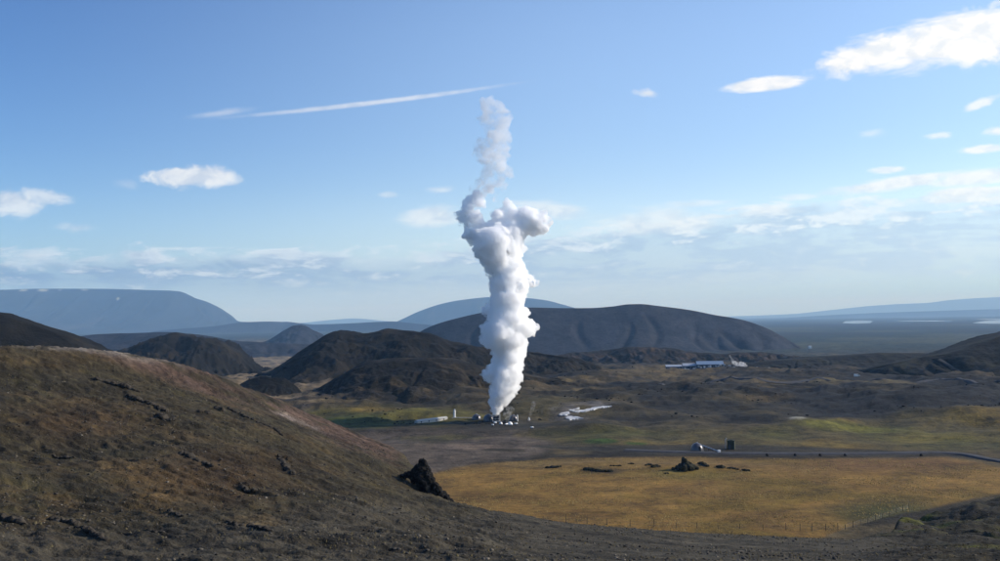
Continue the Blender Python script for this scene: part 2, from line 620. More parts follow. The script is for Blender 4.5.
def quad_faces(nr, nc):
    i = np.arange(nr - 1)[:, None] * nc + np.arange(nc - 1)[None, :]
    return np.stack([i, i + 1, i + nc + 1, i + nc], -1).reshape(-1, 4)


def poly_mask(px, py, pts, soft):
    """soft inside-mask of a polygon in map coordinates (signed distance / soft)"""
    pts = np.asarray(pts, float)
    inside = np.zeros(px.shape, bool)
    dist = np.full(px.shape, 1e9)
    for (x0, y0), (x1, y1) in zip(pts, np.roll(pts, -1, 0)):
        c = ((y0 > py) != (y1 > py)) & (px < (x1 - x0) * (py - y0) / (y1 - y0 + 1e-9) + x0)
        inside ^= c
        ex, ey = x1 - x0, y1 - y0
        tt = np.clip(((px - x0) * ex + (py - y0) * ey) / (ex * ex + ey * ey + 1e-9), 0, 1)
        dist = np.minimum(dist, np.hypot(px - x0 - tt * ex, py - y0 - tt * ey))
    s = np.where(inside, dist, -dist)
    return sst(-soft, soft, s)


def ell(px, py, cx, cy, rx, ry, soft=0.5, j=0.0):
    d = np.sqrt(((px - cx) / rx) ** 2 + ((py - cy) / ry) ** 2) + j
    return 1 - sst(1 - soft, 1 + soft, d)


# ------------------------------------------------------------------ the valley floor, one sheet to the horizon
FIELD_POLY = [(425, 476), (470, 465), (540, 459.5), (620, 457), (700, 457), (800, 458.5), (900, 458.5), (950, 458), (985, 463), (1010, 470),
              (1030, 478), (1010, 492), (955, 502), (900, 513), (850, 526), (800, 548), (600, 560), (420, 560)]


def build_ground():
    azs = np.concatenate([np.linspace(-75, -32, 40)[:-1], np.linspace(-32, 32, 760), np.linspace(32, 75, 40)[1:]]) * math.pi / 180
    rs = [60.0]
    while rs[-1] < 62000:
        r = rs[-1]
        step = max(0.004 * r, min(0.012 * r, r * r / 57600.0))
        if 520 < r < 2200:
            step = min(step, 0.009 * r)
        rs.append(r + step)
    rs = np.array(rs)
    X, Y = polar_grid(azs, rs)
    Z = valley_z(X, Y)
    r = np.hypot(X, Y)
    # map coordinates of the smooth floor (used only to lay out the ground's colours)
    px, py = project(X, Y, base_z(X, Y))
    nA = fbm(X / 70, Y / 130, 5, 50)
    nB = fbm(X / 26, Y / 60, 5, 60)
    nC = fbm(X / 210, Y / 420, 5, 70)
    nD = fbm(X / 9, Y / 24, 4, 80)
    jx, jy = 9 * nB, 1.6 * nA + 0.9 * nB
    qx, qy = px + jx, py + jy
    c = np.zeros(X.shape + (3,)) + np.array([0.046, 0.042, 0.037])
    # brown heath patches on the lava
    c = lerpc(c, (0.115, 0.098, 0.066), sst(0.05, 0.45, nC + 0.6 * nA + 0.25 * nB) * 0.85)
    c = lerpc(c, (0.026, 0.026, 0.029), sst(0.12, 0.5, nA - 0.3 * nC + 0.35 * nD) * 0.85)
    nS = fbm(X / 150, Y / 38, 5, 95)
    c = lerpc(c, (0.150, 0.128, 0.088), sst(0.15, 0.6, nS + 0.3 * nB) * 0.75)
    c = lerpc(c, (0.022, 0.022, 0.024), sst(0.12, 0.5, -nS + 0.3 * nD) * 0.8)
    c = c * (1 + 0.35 * np.clip(nB + 0.5 * nD, -1, 1))[..., None]
    # dark lava field on the right
    m = poly_mask(qx, qy, [(600, 383), (700, 374), (1020, 378), (1030, 418), (900, 420), (820, 424), (740, 420), (640, 408)], 7)
    c = lerpc(c, (0.025, 0.029, 0.042), m * np.clip(0.72 + 0.5 * nB - 0.6 * nC, 0.2, 1))
    # far plain: greenish heath, dark woods and paler meadows
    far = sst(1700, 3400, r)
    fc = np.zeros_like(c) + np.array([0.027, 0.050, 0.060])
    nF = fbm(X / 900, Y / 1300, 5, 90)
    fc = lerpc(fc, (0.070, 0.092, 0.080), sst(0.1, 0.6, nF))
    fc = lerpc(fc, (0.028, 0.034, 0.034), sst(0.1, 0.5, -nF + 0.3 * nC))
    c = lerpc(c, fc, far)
    # tan plain behind the foreground ridge
    m = poly_mask(qx, qy, [(180, 352), (250, 341), (330, 342), (300, 362), (330, 372), (330, 400), (300, 414), (255, 402), (225, 376)], 5)
    c = lerpc(c, (0.30, 0.26, 0.23), m * sst(-0.9, 0.2, nA + 0.7 * nB) * 0.95)
    # heath slopes in the middle distance
    m = poly_mask(qx, qy, [(330, 414), (400, 398), (500, 398), (640, 396), (760, 398), (830, 424), (700, 440), (560, 436), (420, 420)], 7)
    c = lerpc(c, (0.088, 0.080, 0.058), m * sst(-0.8, 0.4, nB + 0.4 * nC) * 0.8)
    for cx, cy, rx, ry, col, k in (
            (655, 376, 46, 2.6, (0.17, 0.145, 0.105), 0.95), (668, 381, 60, 3.0, (0.14, 0.12, 0.085), 0.9),
            (735, 388, 60, 2.4, (0.13, 0.115, 0.085), 0.8), (830, 385, 40, 1.8, (0.15, 0.14, 0.105), 0.9), (865, 388, 40, 1.8, (0.14, 0.13, 0.10), 0.9),
            (760, 401, 26, 1.3, (0.12, 0.105, 0.085), 0.8), (890, 396, 30, 3, (0.085, 0.08, 0.065), 0.8),
            (796, 422.3, 8, 1.2, (0.42, 0.46, 0.60), 1.0), (700, 428, 90, 4, (0.105, 0.095, 0.068), 0.7),
            (440, 395, 60, 2.0, (0.13, 0.115, 0.085), 0.7), (520, 392, 36, 1.3, (0.14, 0.12, 0.09), 0.6)):
        c = lerpc(c, col, ell(qx, qy, cx, cy, rx, ry, 0.5, 0.5 * nB + 0.3 * nD) * k)
    # green and golden heath left of the works
    m = ell(qx, qy, 395, 418, 100, 7.5, 0.45, 0.3 * nB)
    c = lerpc(c, (0.135, 0.135, 0.045), m)
    c = lerpc(c, (0.085, 0.112, 0.034), ell(qx, qy, 345, 424, 36, 4.5, 0.5, 0.3 * nB))
    c = lerpc(c, (0.21, 0.16, 0.05), ell(qx, qy, 385, 413.5, 40, 3, 0.5, 0.3 * nB) * 0.8)
    c = lerpc(c, (0.13, 0.12, 0.07), ell(qx, qy, 560, 411, 50, 8, 0.5, 0.3 * nB) * 0.7)
    # pale stained ground round the mineral crusts
    for cx, cy, rx, ry in ((566, 414.5, 12, 2.6), (575, 418.5, 13, 1.8), (592, 409.5, 22, 2.2)):
        c = lerpc(c, (0.20, 0.21, 0.30), ell(qx, py + 0.3 * nB, cx, cy, rx, ry, 0.6, 0.5 * nD) * 0.8)
    # dark gravel pad of the works
    m = poly_mask(qx, qy, [(455, 421), (500, 417), (560, 421), (625, 426), (620, 432), (540, 432), (470, 430)], 2.0)
    c = lerpc(c, (0.045, 0.046, 0.050), m * 0.9)
    # red-brown bare ground
    m = poly_mask(qx, qy, [(310, 430), (400, 430), (520, 433), (560, 440), (540, 452), (480, 464), (420, 478), (380, 470), (320, 450)], 5)
    c = lerpc(c, (0.145, 0.130, 0.145), m * 0.95)
    c = lerpc(c, (0.21, 0.178, 0.195), ell(qx, qy, 462, 446, 32, 3.2, 0.5, 0.4 * nB) * 0.8)
    c = lerpc(c, (0.125, 0.13, 0.05), ell(qx, qy, 440, 435, 40, 2.2, 0.5, 0.4 * nB) * 0.7)
    c = lerpc(c, (0.040, 0.037, 0.035), ell(qx, qy, 496, 449.5, 16, 1.5, 0.4, 0.5 * nB))
    c = lerpc(c, (0.060, 0.058, 0.05), ell(qx, qy, 425, 438, 22, 2.5, 0.5, 0.5 * nB) * 0.8)
    # olive meadow strip before the road
    m = poly_mask(qx, qy, [(520, 435), (620, 431), (740, 431), (830, 420), (900, 414), (1030, 414), (1030, 452), (900, 451), (700, 448), (560, 444)], 3)
    ol = np.zeros_like(c) + np.array([0.118, 0.108, 0.062])
    ol = lerpc(ol, (0.098, 0.105, 0.044), sst(0.1, 0.6, nA))
    ol = lerpc(ol, (0.20, 0.16, 0.06), sst(0.1, 0.6, -nA + 0.5 * nB))
    c = lerpc(c, ol, m)
    c = lerpc(c, (0.055, 0.115, 0.018), ell(px, py + 0.15 * nD, 601, 441.5, 17, 2.2, 0.25))
    c = lerpc(c, (0.060, 0.110, 0.022), ell(px, py + 0.15 * nD, 636, 443, 11, 1.3, 0.25))
    c = lerpc(c, (0.16, 0.175, 0.045), ell(qx, qy, 850, 425, 46, 4.0, 0.5, 0.3 * nB))
    c = lerpc(c, (0.20, 0.18, 0.05), ell(qx, qy, 950, 436, 70, 6.0, 0.6, 0.4 * nB) * 0.8)
    # dark gravel round the road
    m = poly_mask(px + 2 * nB, py + 0.4 * nB, [(525, 445), (600, 446), (690, 444), (780, 446), (860, 449), (930, 452), (1010, 459), (1015, 463), (950, 457.5), (820, 456.5),
                                              (700, 455.5), (600, 452), (540, 448)], 1.2)
    c = lerpc(c, (0.052, 0.052, 0.056), m * 0.95)
    # the golden field
    fm = poly_mask(px + 5 * nB, py + 0.9 * nB, FIELD_POLY, 2.0)
    fcol = np.zeros_like(c) + np.array([0.295, 0.196, 0.070])
    fcol = lerpc(fcol, (0.36, 0.245, 0.085), sst(0.05, 0.6, fbm(X / 60, Y / 10, 4, 110)) * 0.8)
    fcol = lerpc(fcol, (0.20, 0.130, 0.048), sst(0.0, 0.6, fbm(X / 34, Y / 20, 4, 120)) * 0.8)
    fcol = lerpc(fcol, (0.20, 0.150, 0.036), sst(0.2, 0.8, fbm(X / 45, Y / 30, 4, 130) + 0.5 * ell(px, py, 740, 500, 90, 22, 0.8)) * 0.8)
    fcol = lerpc(fcol, (0.205, 0.125, 0.072), ell(px + 20 * nB, py + 2 * nB, 880, 464, 110, 7, 0.7) * 0.8)
    fcol = lerpc(fcol, (0.24, 0.185, 0.105), ell(px + 20 * nB, py + 2 * nB, 600, 464, 160, 6, 0.7) * 0.7)
    fcol = lerpc(fcol, (0.20, 0.170, 0.050), ell(px, py + 2 * nB, 690, 474, 60, 4, 0.6, 0.3 * nB) * 0.8)
    fcol = lerpc(fcol, (0.09, 0.10, 0.04), ell(px, py + nB, 885, 512, 50, 12, 0.8, 0.3 * nB))
    fcol = lerpc(fcol, (0.055, 0.05, 0.04), ell(px, py, 600, 471, 22, 2.4, 0.5, 0.5 * nB) * 0.7)
    c = lerpc(c, fcol, fm)
    cols = c.reshape(-1, 3).clip(0.01, 0.8)
    V = np.stack([X, Y, Z], -1).reshape(-1, 3)
    Fq = quad_faces(*X.shape)
    ff = (fm.reshape(-1)[Fq].mean(1) > 0.5)
    for name, sel, mat, label, cat in (('ground', ~ff, M_GROUND, 'dark volcanic valley floor of lava and heath reaching the horizon', 'ground'),
                                       ('grass_field', ff, M_FIELD, 'golden dry grass field between the fence and the paved road', 'field')):
        fs = Fq[sel]
        used = np.unique(fs)
        remap = np.full(len(V), -1)
        remap[used] = np.arange(len(used))
        o = mesh_obj(name, V[used], remap[fs], mat)
        set_albedo(o, cols[used])
        tag(o, label, cat, kind='structure')


build_ground()


# ------------------------------------------------------------------ the foreground hillside the photographer stands on
def tps_fit(pts):
    pts = np.asarray(pts, float)
    s = 100.0
    x, y, z = pts[:, 0] / s, pts[:, 1] / s, pts[:, 2]
    n = len(pts)
    r2 = (x[:, None] - x) ** 2 + (y[:, None] - y) ** 2
    Kk = np.where(r2 > 0, 0.5 * r2 * np.log(r2 + 1e-12), 0) + 2e-4 * np.eye(n)
    Pm = np.stack([np.ones(n), x, y], 1)
    A = np.block([[Kk, Pm], [Pm.T, np.zeros((3, 3))]])
    w = np.linalg.solve(A, np.concatenate([z, np.zeros(3)]))

    def f(X, Y):
        X, Y = np.asarray(X, float) / s, np.asarray(Y, float) / s
        out = w[n] + w[n + 1] * X + w[n + 2] * Y
        for i in range(n):
            rr = (X - x[i]) ** 2 + (Y - y[i]) ** 2
            out = out + w[i] * 0.5 * rr * np.log(rr + 1e-12)
        return out
    return f


_c = []
for a in [  # photo pixel and forward distance of points on the slope
    (0, 561, 50), (250, 561, 55), (500, 561, 60), (750, 561, 66), (1000, 561, 76), (-200, 561, 48), (1200, 561, 84),
    (0, 520, 72), (250, 520, 80), (450, 530, 92), (700, 545, 98), (600, 540, 96),
    (0, 480, 94), (200, 480, 102), (320, 480, 116), (400, 490, 132),
    (0, 440, 116), (150, 440, 126), (290, 440, 146), (0, 400, 140), (120, 400, 150), (230, 410, 166),
    (0, 368, 160), (100, 372, 174), (180, 382, 186), (250, 400, 196),
    (-160, 350, 165), (0, 345.5, 172), (60, 347, 180), (110, 350, 187), (150, 355.5, 192), (200, 366, 200), (240, 384, 212), (290, 408, 240), (330, 427, 252), (360, 440, 262), (385, 451, 268),
    (352, 454, 168), (400, 473, 158), (460, 509, 149), (480, 516, 146), (540, 520, 143), (600, 524.5, 141), (720, 530.5, 137), (850, 536.5, 134),
    (885, 541, 140), (900, 530, 170), (900, 514, 215), (940, 502, 235), (1000, 490, 245), (1000, 520, 185), (1000, 545, 115), (1100, 480, 250), (1150, 520, 170)]:
    _c.append(at(*a))
_c += [np.array(p) for p in [(0, 0, 58.3), (-30, 5, 58.5), (30, 5, 56.5), (0, -40, 66), (60, -30, 62), (-80, -20, 66), (-120, 60, 66), (90, 60, 40)]]
_fgs = tps_fit(_c)
LIP = np.array([(-300, 172), (0, 172), (60, 180), (110, 187), (150, 192), (200, 200), (240, 212), (290, 240), (330, 254), (365, 266), (385, 262), (405, 215), (425, 165), (460, 149),
                (480, 146), (600, 141), (720, 137), (850, 134), (880, 165), (900, 216), (940, 238), (1000, 247), (1300, 250)], float)


def fg_base(x, y):
    yy = np.maximum(y, 1.0)
    pxa = 500 + F * x / yy * 1.0
    z = _fgs(x, np.minimum(y, 262))
    lip = np.interp(pxa, LIP[:, 0], LIP[:, 1])
    d = y - lip
    soft = 5.0
    fall = soft * np.logaddexp(0, d / soft)
    rate = np.interp(pxa, [0, 240, 330, 400, 480, 850, 900], [0.30, 0.26, 0.24, 0.45, 0.55, 0.55, 0.30])
    return z - rate * fall - 0.0022 * np.clip(d, 0, 200) ** 2


def fg_z(x, y):
    z = fg_base(x, y)
    yy = np.maximum(y, 1.0)
    pxa = 500 + F * x / yy
    gravel = sst(470, 560, pxa) * (1 - sst(840, 900, pxa))
    amp = (1 - 0.8 * gravel) * sst(15, 60, y)
    a = R(41)
    xr, yr = x * math.cos(a) - y * math.sin(a), x * math.sin(a) + y * math.cos(a)
    z = z + amp * (0.9 * fbm(x / 26, y / 26, 6, 5, 0.5) + 0.30 * fbm(xr / 11, yr / 3.0, 4, 8, 0.55, True) + 0.10 * fbm(xr / 3.0, yr / 0.9, 3, 9, 0.55)) * 0.8
    z = z + 0.15 * fbm(x / 1.9, y / 1.9, 4, 14, 0.55) * (1 - 0.4 * gravel)
    # mossy mounds and a gully in the right-hand corner
    k = sst(850, 930, pxa) * sst(100, 150, y)
    z = z + k * (2.6 * fbm(x / 22, y / 26, 4, 33, 0.5) - 1.0 * sst(0.3, 0.9, fbm(x / 15, y / 40, 3, 35, 0.5, True)))
    return z


def hit_fg(px, py):
    d = ray(px, py)
    d = d / d[1]
    ys = np.arange(20, 330, 0.15)
    zz = CAMZ + d[2] * ys
    g = fg_z(d[0] * ys, ys)
    below = zz <= g
    i = int(np.argmax(below)) if below.any() else int(np.argmin(np.abs(zz - g)))
    return np.array([d[0] * ys[i], ys[i], g[i]])


def build_hillside():
    azs = np.concatenate([np.linspace(-80, -32, 50)[:-1], np.linspace(-32, 32, 1000), np.linspace(32, 80, 50)[1:]]) * math.pi / 180
    rs = [2.0]
    while rs[-1] < 480:
        rs.append(rs[-1] * (1.02 if rs[-1] < 42 else 1.0055))
    X, Y = polar_grid(azs, np.array(rs))
    Z = fg_z(X, Y)
    px, py = project(X, Y, fg_base(X, Y))
    n1 = fbm(X / 22, Y / 22, 5, 200)
    n2 = fbm(X / 6, Y / 6, 5, 210)
    n3 = fbm(X / 1.6, Y / 1.6, 4, 220)
    a = R(41)
    xr, yr = X * math.cos(a) - Y * math.sin(a), X * math.sin(a) + Y * math.cos(a)
    ns = fbm(xr / 16, yr / 3.0, 5, 230)
    c = np.zeros(X.shape + (3,)) + np.array([0.068, 0.063, 0.052])
    c = lerpc(c, (0.094, 0.077, 0.056), sst(0.05, 0.6, n1 + 0.3 * n2) * 0.8)
    c = lerpc(c, (0.050, 0.049, 0.044), sst(0.0, 0.6, -n1 + 0.5 * ns) * 0.8)
    c = lerpc(c, (0.085, 0.080, 0.045), sst(0.2, 0.7, ns + 0.3 * n2) * 0.5)
    qx, qy = px + 8 * n2 + 8 * n1, py + 5 * n2
    # dark grey gravel of the lower slope
    m = poly_mask(qx, qy + 6 * n1, [(-80, 545), (120, 535), (260, 520), (400, 500), (455, 512), (480, 505), (900, 525), (1100, 700), (-100, 700)], 16)
    c = lerpc(c, (0.086, 0.086, 0.092), m * 0.9)
    # pale crest and red flank
    m = poly_mask(qx, py + 1.5 * n2, [(-10, 338), (10, 349), (60, 353), (100, 356), (165, 364), (220, 372), (190, 350), (100, 340)], 4)
    c = lerpc(c, (0.34, 0.34, 0.43), m * sst(-0.9, 0.1, n2))
    m = poly_mask(qx, qy, [(95, 356), (170, 360), (235, 372), (300, 400), (400, 440), (400, 470), (340, 447), (270, 415), (200, 395), (150, 372)], 8)
    c = lerpc(c, (0.138, 0.102, 0.118), m * 0.82 * sst(-0.9, 0.3, n1 + n2))
    c = lerpc(c, (0.30, 0.29, 0.38), poly_mask(qx * 1.0, py + 1.2 * n2, [(268, 411), (285, 413), (318, 428), (330, 436), (300, 424)], 2.5) * 0.7)
    # ochre scars
    for cx, cy, rx, ry, k in ((130, 478, 26, 10, 0.9), (158, 498, 26, 12, 1.0), (62, 499, 18, 6, 0.9), (108, 468, 16, 6, 0.6), (180, 492, 30, 10, 0.5),
                              (240, 486, 16, 10, 0.55), (20, 395, 16, 3, 0.5), (70, 398, 30, 2.5, 0.5), (12, 494, 14, 6, 0.5), (255, 528, 24, 8, 0.6), (45, 522, 14, 7, 0.7)):
        c = lerpc(c, (0.165, 0.128, 0.082), ell(px + 5 * n2, py + 4 * n2, cx, cy, rx, ry, 0.7, 0.4 * n3 + 0.3 * ns) * k)
    c = lerpc(c, (0.095, 0.060, 0.040), ell(qx, qy, 215, 480, 70, 22, 0.8) * 0.5)
    c = lerpc(c, (0.100, 0.066, 0.044), ell(qx, qy, 80, 420, 60, 18, 0.8) * 0.5)
    # pebbly specks
    c = c * (1 + 0.34 * np.clip(n3 + 0.5 * ns, -1, 1))[..., None]
    # moss on the right-hand mounds
    k = poly_mask(qx, qy, [(845, 520), (900, 503), (1000, 486), (1200, 470), (1200, 580), (960, 561), (900, 545)], 8)
    mo = np.zeros_like(c) + np.array([0.060, 0.062, 0.048])
    mo = lerpc(mo, (0.115, 0.135, 0.026), sst(-0.25, 0.35, n1 * 0.8 + 0.5 * n2))
    mo = lerpc(mo, (0.046, 0.046, 0.047), sst(0.0, 0.5, -n1))
    c = lerpc(c, mo, k * 0.9)
    o = mesh_obj('hillside', np.stack([X, Y, Z], -1).reshape(-1, 3), quad_faces(*X.shape), M_FG)
    set_albedo(o, c.reshape(-1, 3).clip(0.012, 0.6))
    tag(o, 'bare brown volcanic hillside of scree in the foreground', 'hillside', kind='structure')


build_hillside()


# ------------------------------------------------------------------ hills and mountains: a ridge profile with real depth
def pchip(xs, ys, x):
    xs, ys = np.asarray(xs, float), np.asarray(ys, float)
    h = np.diff(xs)
    dl = np.diff(ys) / h
    m = np.zeros(len(xs))
    m[1:-1] = np.where(dl[:-1] * dl[1:] > 0, 2 * dl[:-1] * dl[1:] / (dl[:-1] + dl[1:] + 1e-12), 0)
    m[0], m[-1] = dl[0], dl[-1]
    i = np.clip(np.searchsorted(xs, x) - 1, 0, len(h) - 1)
    t = np.clip((x - xs[i]) / h[i], 0, 1)
    return (ys[i] * (2 * t ** 3 - 3 * t ** 2 + 1) + h[i] * m[i] * (t ** 3 - 2 * t ** 2 + t) + ys[i + 1] * (-2 * t ** 3 + 3 * t ** 2) + h[i] * m[i + 1] * (t ** 3 - t ** 2))


def hill(name, label, cat, pts, Y, slope, mat, colf, nx=300, ny=120, noise=0.1, wl=None, gully=0.0, zb=None, back=1.3, power=1.05, kind='structure', crest=0.25, ravines=None):
    """pts: skyline (photo px); Y: distance of the ridge line; slope: front steepness (rise/run); the hill gets its full depth behind and in front"""
    P3 = np.array([at(a, b, Y) for a, b in pts])
    if zb is None:
        zb = float(base_z(0.0, Y)) - 3
    # both ends run down into the ground
    e0, e1 = max(P3[0, 2] - zb, 1.0), max(P3[-1, 2] - zb, 1.0)
    PX = np.concatenate([[P3[0, 0] - e0 * 1.5, P3[0, 0] - e0 * 0.6], P3[:, 0], [P3[-1, 0] + e1 * 0.6, P3[-1, 0] + e1 * 1.5]])
    PZ = np.concatenate([[zb - 1, zb + e0 * 0.38], P3[:, 2], [zb + e1 * 0.38, zb - 1]])
    xs = np.linspace(PX[0], PX[-1], nx)
    zr = pchip(PX, PZ, xs)
    hgt = np.maximum(zr - zb, 0.0)
    H = hgt.max()
    wl = wl or H * 1.2
    wf = np.maximum(hgt, 0.22 * H) / slope
    # y parameter runs from the front foot (-1) over the ridge (0) to the back foot (+1)
    tt = np.concatenate([np.linspace(-1, 0, int(ny * 0.7))[:-1], np.linspace(0, 1, int(ny * 0.3) + 1)])
    T, Xg = np.meshgrid(tt, xs, indexing='ij')
    wob = fbm(xs / (wl * 2.5), xs * 0 + 0.37, 3, 300 + int(abs(Y)) % 50)
    W_ = np.where(T < 0, wf[None, :] * (1 + 0.25 * wob[None, :]), wf[None, :] * back)
    Yg = Y + T * W_ + 0.25 * wob[None, :] * wf.max() * 0.5
    prof = np.where(T < 0, np.where(np.abs(T) < 1, (1 - np.abs(T) ** power), 0) * (1 - 0.5 * np.abs(T)), 1 - np.abs(T) ** 1.6)
    Zg = zb + hgt[None, :] * prof
    n = fbm(Xg / wl, Yg / wl, 6, 310 + int(abs(Y)) % 37, 0.52)
    env = 0.25 + 0.75 * np.sin(np.pi * np.clip(prof, 0, 1)) + 0.0
    rg = fbm(Xg / (wl * 0.8), Yg / (wl * 0.8), 5, 317 + int(abs(Y)) % 31, 0.5, True)
    Zg = Zg + noise * H * (n + 0.6 * (rg - 0.85)) * env * np.where(np.abs(T) < 0.02, crest, 1.0)
    if gully:
        g = fbm(Xg / (wl * 0.28), Yg / (wl * 3.0), 4, 330, 0.55, True)
        Zg = Zg - gully * H * sst(0.1, 1.0, g + 0.4 * n) * np.sin(np.pi * np.clip(prof, 0, 1)) ** 0.8
    rr_ = random.Random(int(abs(Y)))
    wx = xs[-1] - xs[0]
    for q in range(ravines if ravines is not None else int(min(26, max(6, wx / (0.55 * H))))):
        x0 = xs[0] + wx * rr_.random()
        drift = rr_.uniform(-0.5, 0.5) * H / slope * 0.5
        dep, wid, top = rr_.uniform(0.025, 0.07) * H, rr_.uniform(0.05, 0.13) * H, rr_.uniform(0.55, 0.98)
        xc = x0 + drift * (-T) + 0.12 * H * np.sin(T * 7 + q)
        Zg = Zg - dep * np.exp(-((Xg - xc) / (wid * (0.6 + np.abs(T)))) ** 2) * sst(top, top - 0.3, prof) * sst(0.0, 0.25, prof) * (T < 0)
    Zg[0, :] = np.minimum(Zg[0, :], zb - 1)
    Zg[-1, :] = zb - 1
    V = np.stack([Xg, Yg, Zg], -1).reshape(-1, 3)
    o = mesh_obj(name, V, quad_faces(*Xg.shape), mat)
    set_albedo(o, colf(Xg, Yg, Zg, prof).reshape(-1, 3).clip(0.01, 0.8))
    tag(o, label, cat, kind=kind)
    return o


def col_lava(dark, lite, wl, amt=0.7):
    def f(X, Y, Z, prof):
        n = fbm(X / wl, Y / wl, 5, 400)
        n2 = fbm(X / (wl * .3), Y / (wl * .5), 5, 410)
        c = np.zeros(X.shape + (3,)) + np.array(dark)
        c = lerpc(c, lite, sst(0.0, 0.7, n + 0.5 * n2) * amt)
        if wl < 100:
            c = lerpc(c, (0.056, 0.050, 0.042), (1 - sst(0.02, 0.42, prof + 0.12 * n)) * 0.9)
        return c * (1 + 0.25 * np.clip(n2, -1, 1))[..., None]
    return f


LAVA = col_lava((0.012, 0.012, 0.012), (0.034, 0.030, 0.025), 60)
LAVA_R = col_lava((0.017, 0.019, 0.019), (0.038, 0.040, 0.030), 60)
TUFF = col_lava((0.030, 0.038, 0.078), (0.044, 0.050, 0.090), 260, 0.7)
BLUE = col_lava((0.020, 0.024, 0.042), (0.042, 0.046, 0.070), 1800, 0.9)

def col_snow(X, Y, Z, prof):
    c = BLUE(X, Y, Z, prof)
    px, py = project(X, Y, Z)
    n = fbm(X / 300, Y / 300, 4, 450)
    for cx, cy, rx, ry in ((24, 290.5, 4, 0.9), (42, 290.2, 5, 1.1), (118, 298.8, 1.1, 1.4), (60, 290, 3, 0.7), (85, 290, 4, 0.5)):
        c = lerpc(c, (0.66, 0.78, 1.2), ell(px, py, cx, cy, rx, ry, 0.4, 0.5 * n))
    return c


# far mountains
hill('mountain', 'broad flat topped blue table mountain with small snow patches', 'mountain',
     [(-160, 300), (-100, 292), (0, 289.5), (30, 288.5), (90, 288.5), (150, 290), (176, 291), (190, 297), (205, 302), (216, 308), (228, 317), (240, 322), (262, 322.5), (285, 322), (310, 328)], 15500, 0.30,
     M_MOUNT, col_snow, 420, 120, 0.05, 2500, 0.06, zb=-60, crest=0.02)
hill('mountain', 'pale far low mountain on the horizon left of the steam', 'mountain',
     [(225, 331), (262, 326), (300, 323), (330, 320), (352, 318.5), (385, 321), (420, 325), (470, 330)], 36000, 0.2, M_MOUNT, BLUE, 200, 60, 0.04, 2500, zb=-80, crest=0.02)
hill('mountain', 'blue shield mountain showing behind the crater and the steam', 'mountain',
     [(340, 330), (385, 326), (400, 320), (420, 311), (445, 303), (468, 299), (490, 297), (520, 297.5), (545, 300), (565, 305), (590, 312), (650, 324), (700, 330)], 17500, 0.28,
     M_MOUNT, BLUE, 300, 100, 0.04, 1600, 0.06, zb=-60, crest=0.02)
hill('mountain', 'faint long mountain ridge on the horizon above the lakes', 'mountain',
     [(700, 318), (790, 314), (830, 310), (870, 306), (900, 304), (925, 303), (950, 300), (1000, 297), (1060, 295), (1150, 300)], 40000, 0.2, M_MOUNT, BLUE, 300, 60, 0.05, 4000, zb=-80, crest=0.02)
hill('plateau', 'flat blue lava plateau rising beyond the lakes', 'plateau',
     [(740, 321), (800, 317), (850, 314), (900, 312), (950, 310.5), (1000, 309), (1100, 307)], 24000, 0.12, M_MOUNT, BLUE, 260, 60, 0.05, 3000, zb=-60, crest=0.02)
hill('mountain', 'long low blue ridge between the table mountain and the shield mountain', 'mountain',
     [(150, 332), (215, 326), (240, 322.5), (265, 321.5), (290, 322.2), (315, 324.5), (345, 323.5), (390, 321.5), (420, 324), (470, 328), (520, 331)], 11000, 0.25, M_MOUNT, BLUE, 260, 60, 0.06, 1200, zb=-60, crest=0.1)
# the great tephra crater
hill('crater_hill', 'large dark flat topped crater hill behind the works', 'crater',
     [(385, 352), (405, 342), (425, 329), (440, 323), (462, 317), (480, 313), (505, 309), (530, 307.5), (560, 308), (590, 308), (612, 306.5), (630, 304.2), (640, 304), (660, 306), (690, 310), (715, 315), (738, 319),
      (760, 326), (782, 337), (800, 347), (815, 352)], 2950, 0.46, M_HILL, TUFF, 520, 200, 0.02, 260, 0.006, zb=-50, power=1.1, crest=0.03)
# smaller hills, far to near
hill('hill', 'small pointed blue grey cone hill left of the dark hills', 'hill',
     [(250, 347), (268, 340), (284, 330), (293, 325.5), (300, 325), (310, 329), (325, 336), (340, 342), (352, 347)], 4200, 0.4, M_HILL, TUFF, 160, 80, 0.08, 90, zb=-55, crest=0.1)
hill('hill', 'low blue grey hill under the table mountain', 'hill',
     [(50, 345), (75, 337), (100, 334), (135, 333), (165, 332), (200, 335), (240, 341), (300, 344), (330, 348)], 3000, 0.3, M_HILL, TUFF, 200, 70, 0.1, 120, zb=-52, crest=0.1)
hill('hill', 'dark lava hill with a small peak left of the tan plain', 'hill',
     [(118, 352), (132, 345), (150, 338), (163, 335), (172, 332.5), (182, 335.5), (200, 337.5), (214, 340), (222, 345), (230, 351)], 1350, 0.3, M_HILL, LAVA, 220, 90, 0.16, 36, crest=0.25)
hill('hill', 'dark rounded hill whose slope leaves the picture at the left', 'hill',
     [(-160, 318), (-90, 306), (-40, 307), (0, 313.5), (22, 319), (45, 327), (62, 333.5), (82, 343), (100, 352), (120, 362)], 700, 0.35, M_HILL, LAVA, 220, 90, 0.05, 50, zb=-4, crest=0.05)
hill('hill', 'long dark lava hill with a stepped crest left of the steam', 'hill',
     [(258, 376), (275, 368), (295, 355), (315, 342), (328, 334), (338, 331), (350, 332), (362, 333.5), (374, 332), (386, 329.5), (405, 330), (422, 331.5), (436, 335), (450, 341), (475, 346), (520, 351), (560, 356),
      (600, 366)], 1120, 0.22, M_HILL, LAVA, 420, 160, 0.12, 50, 0.0, crest=0.25)
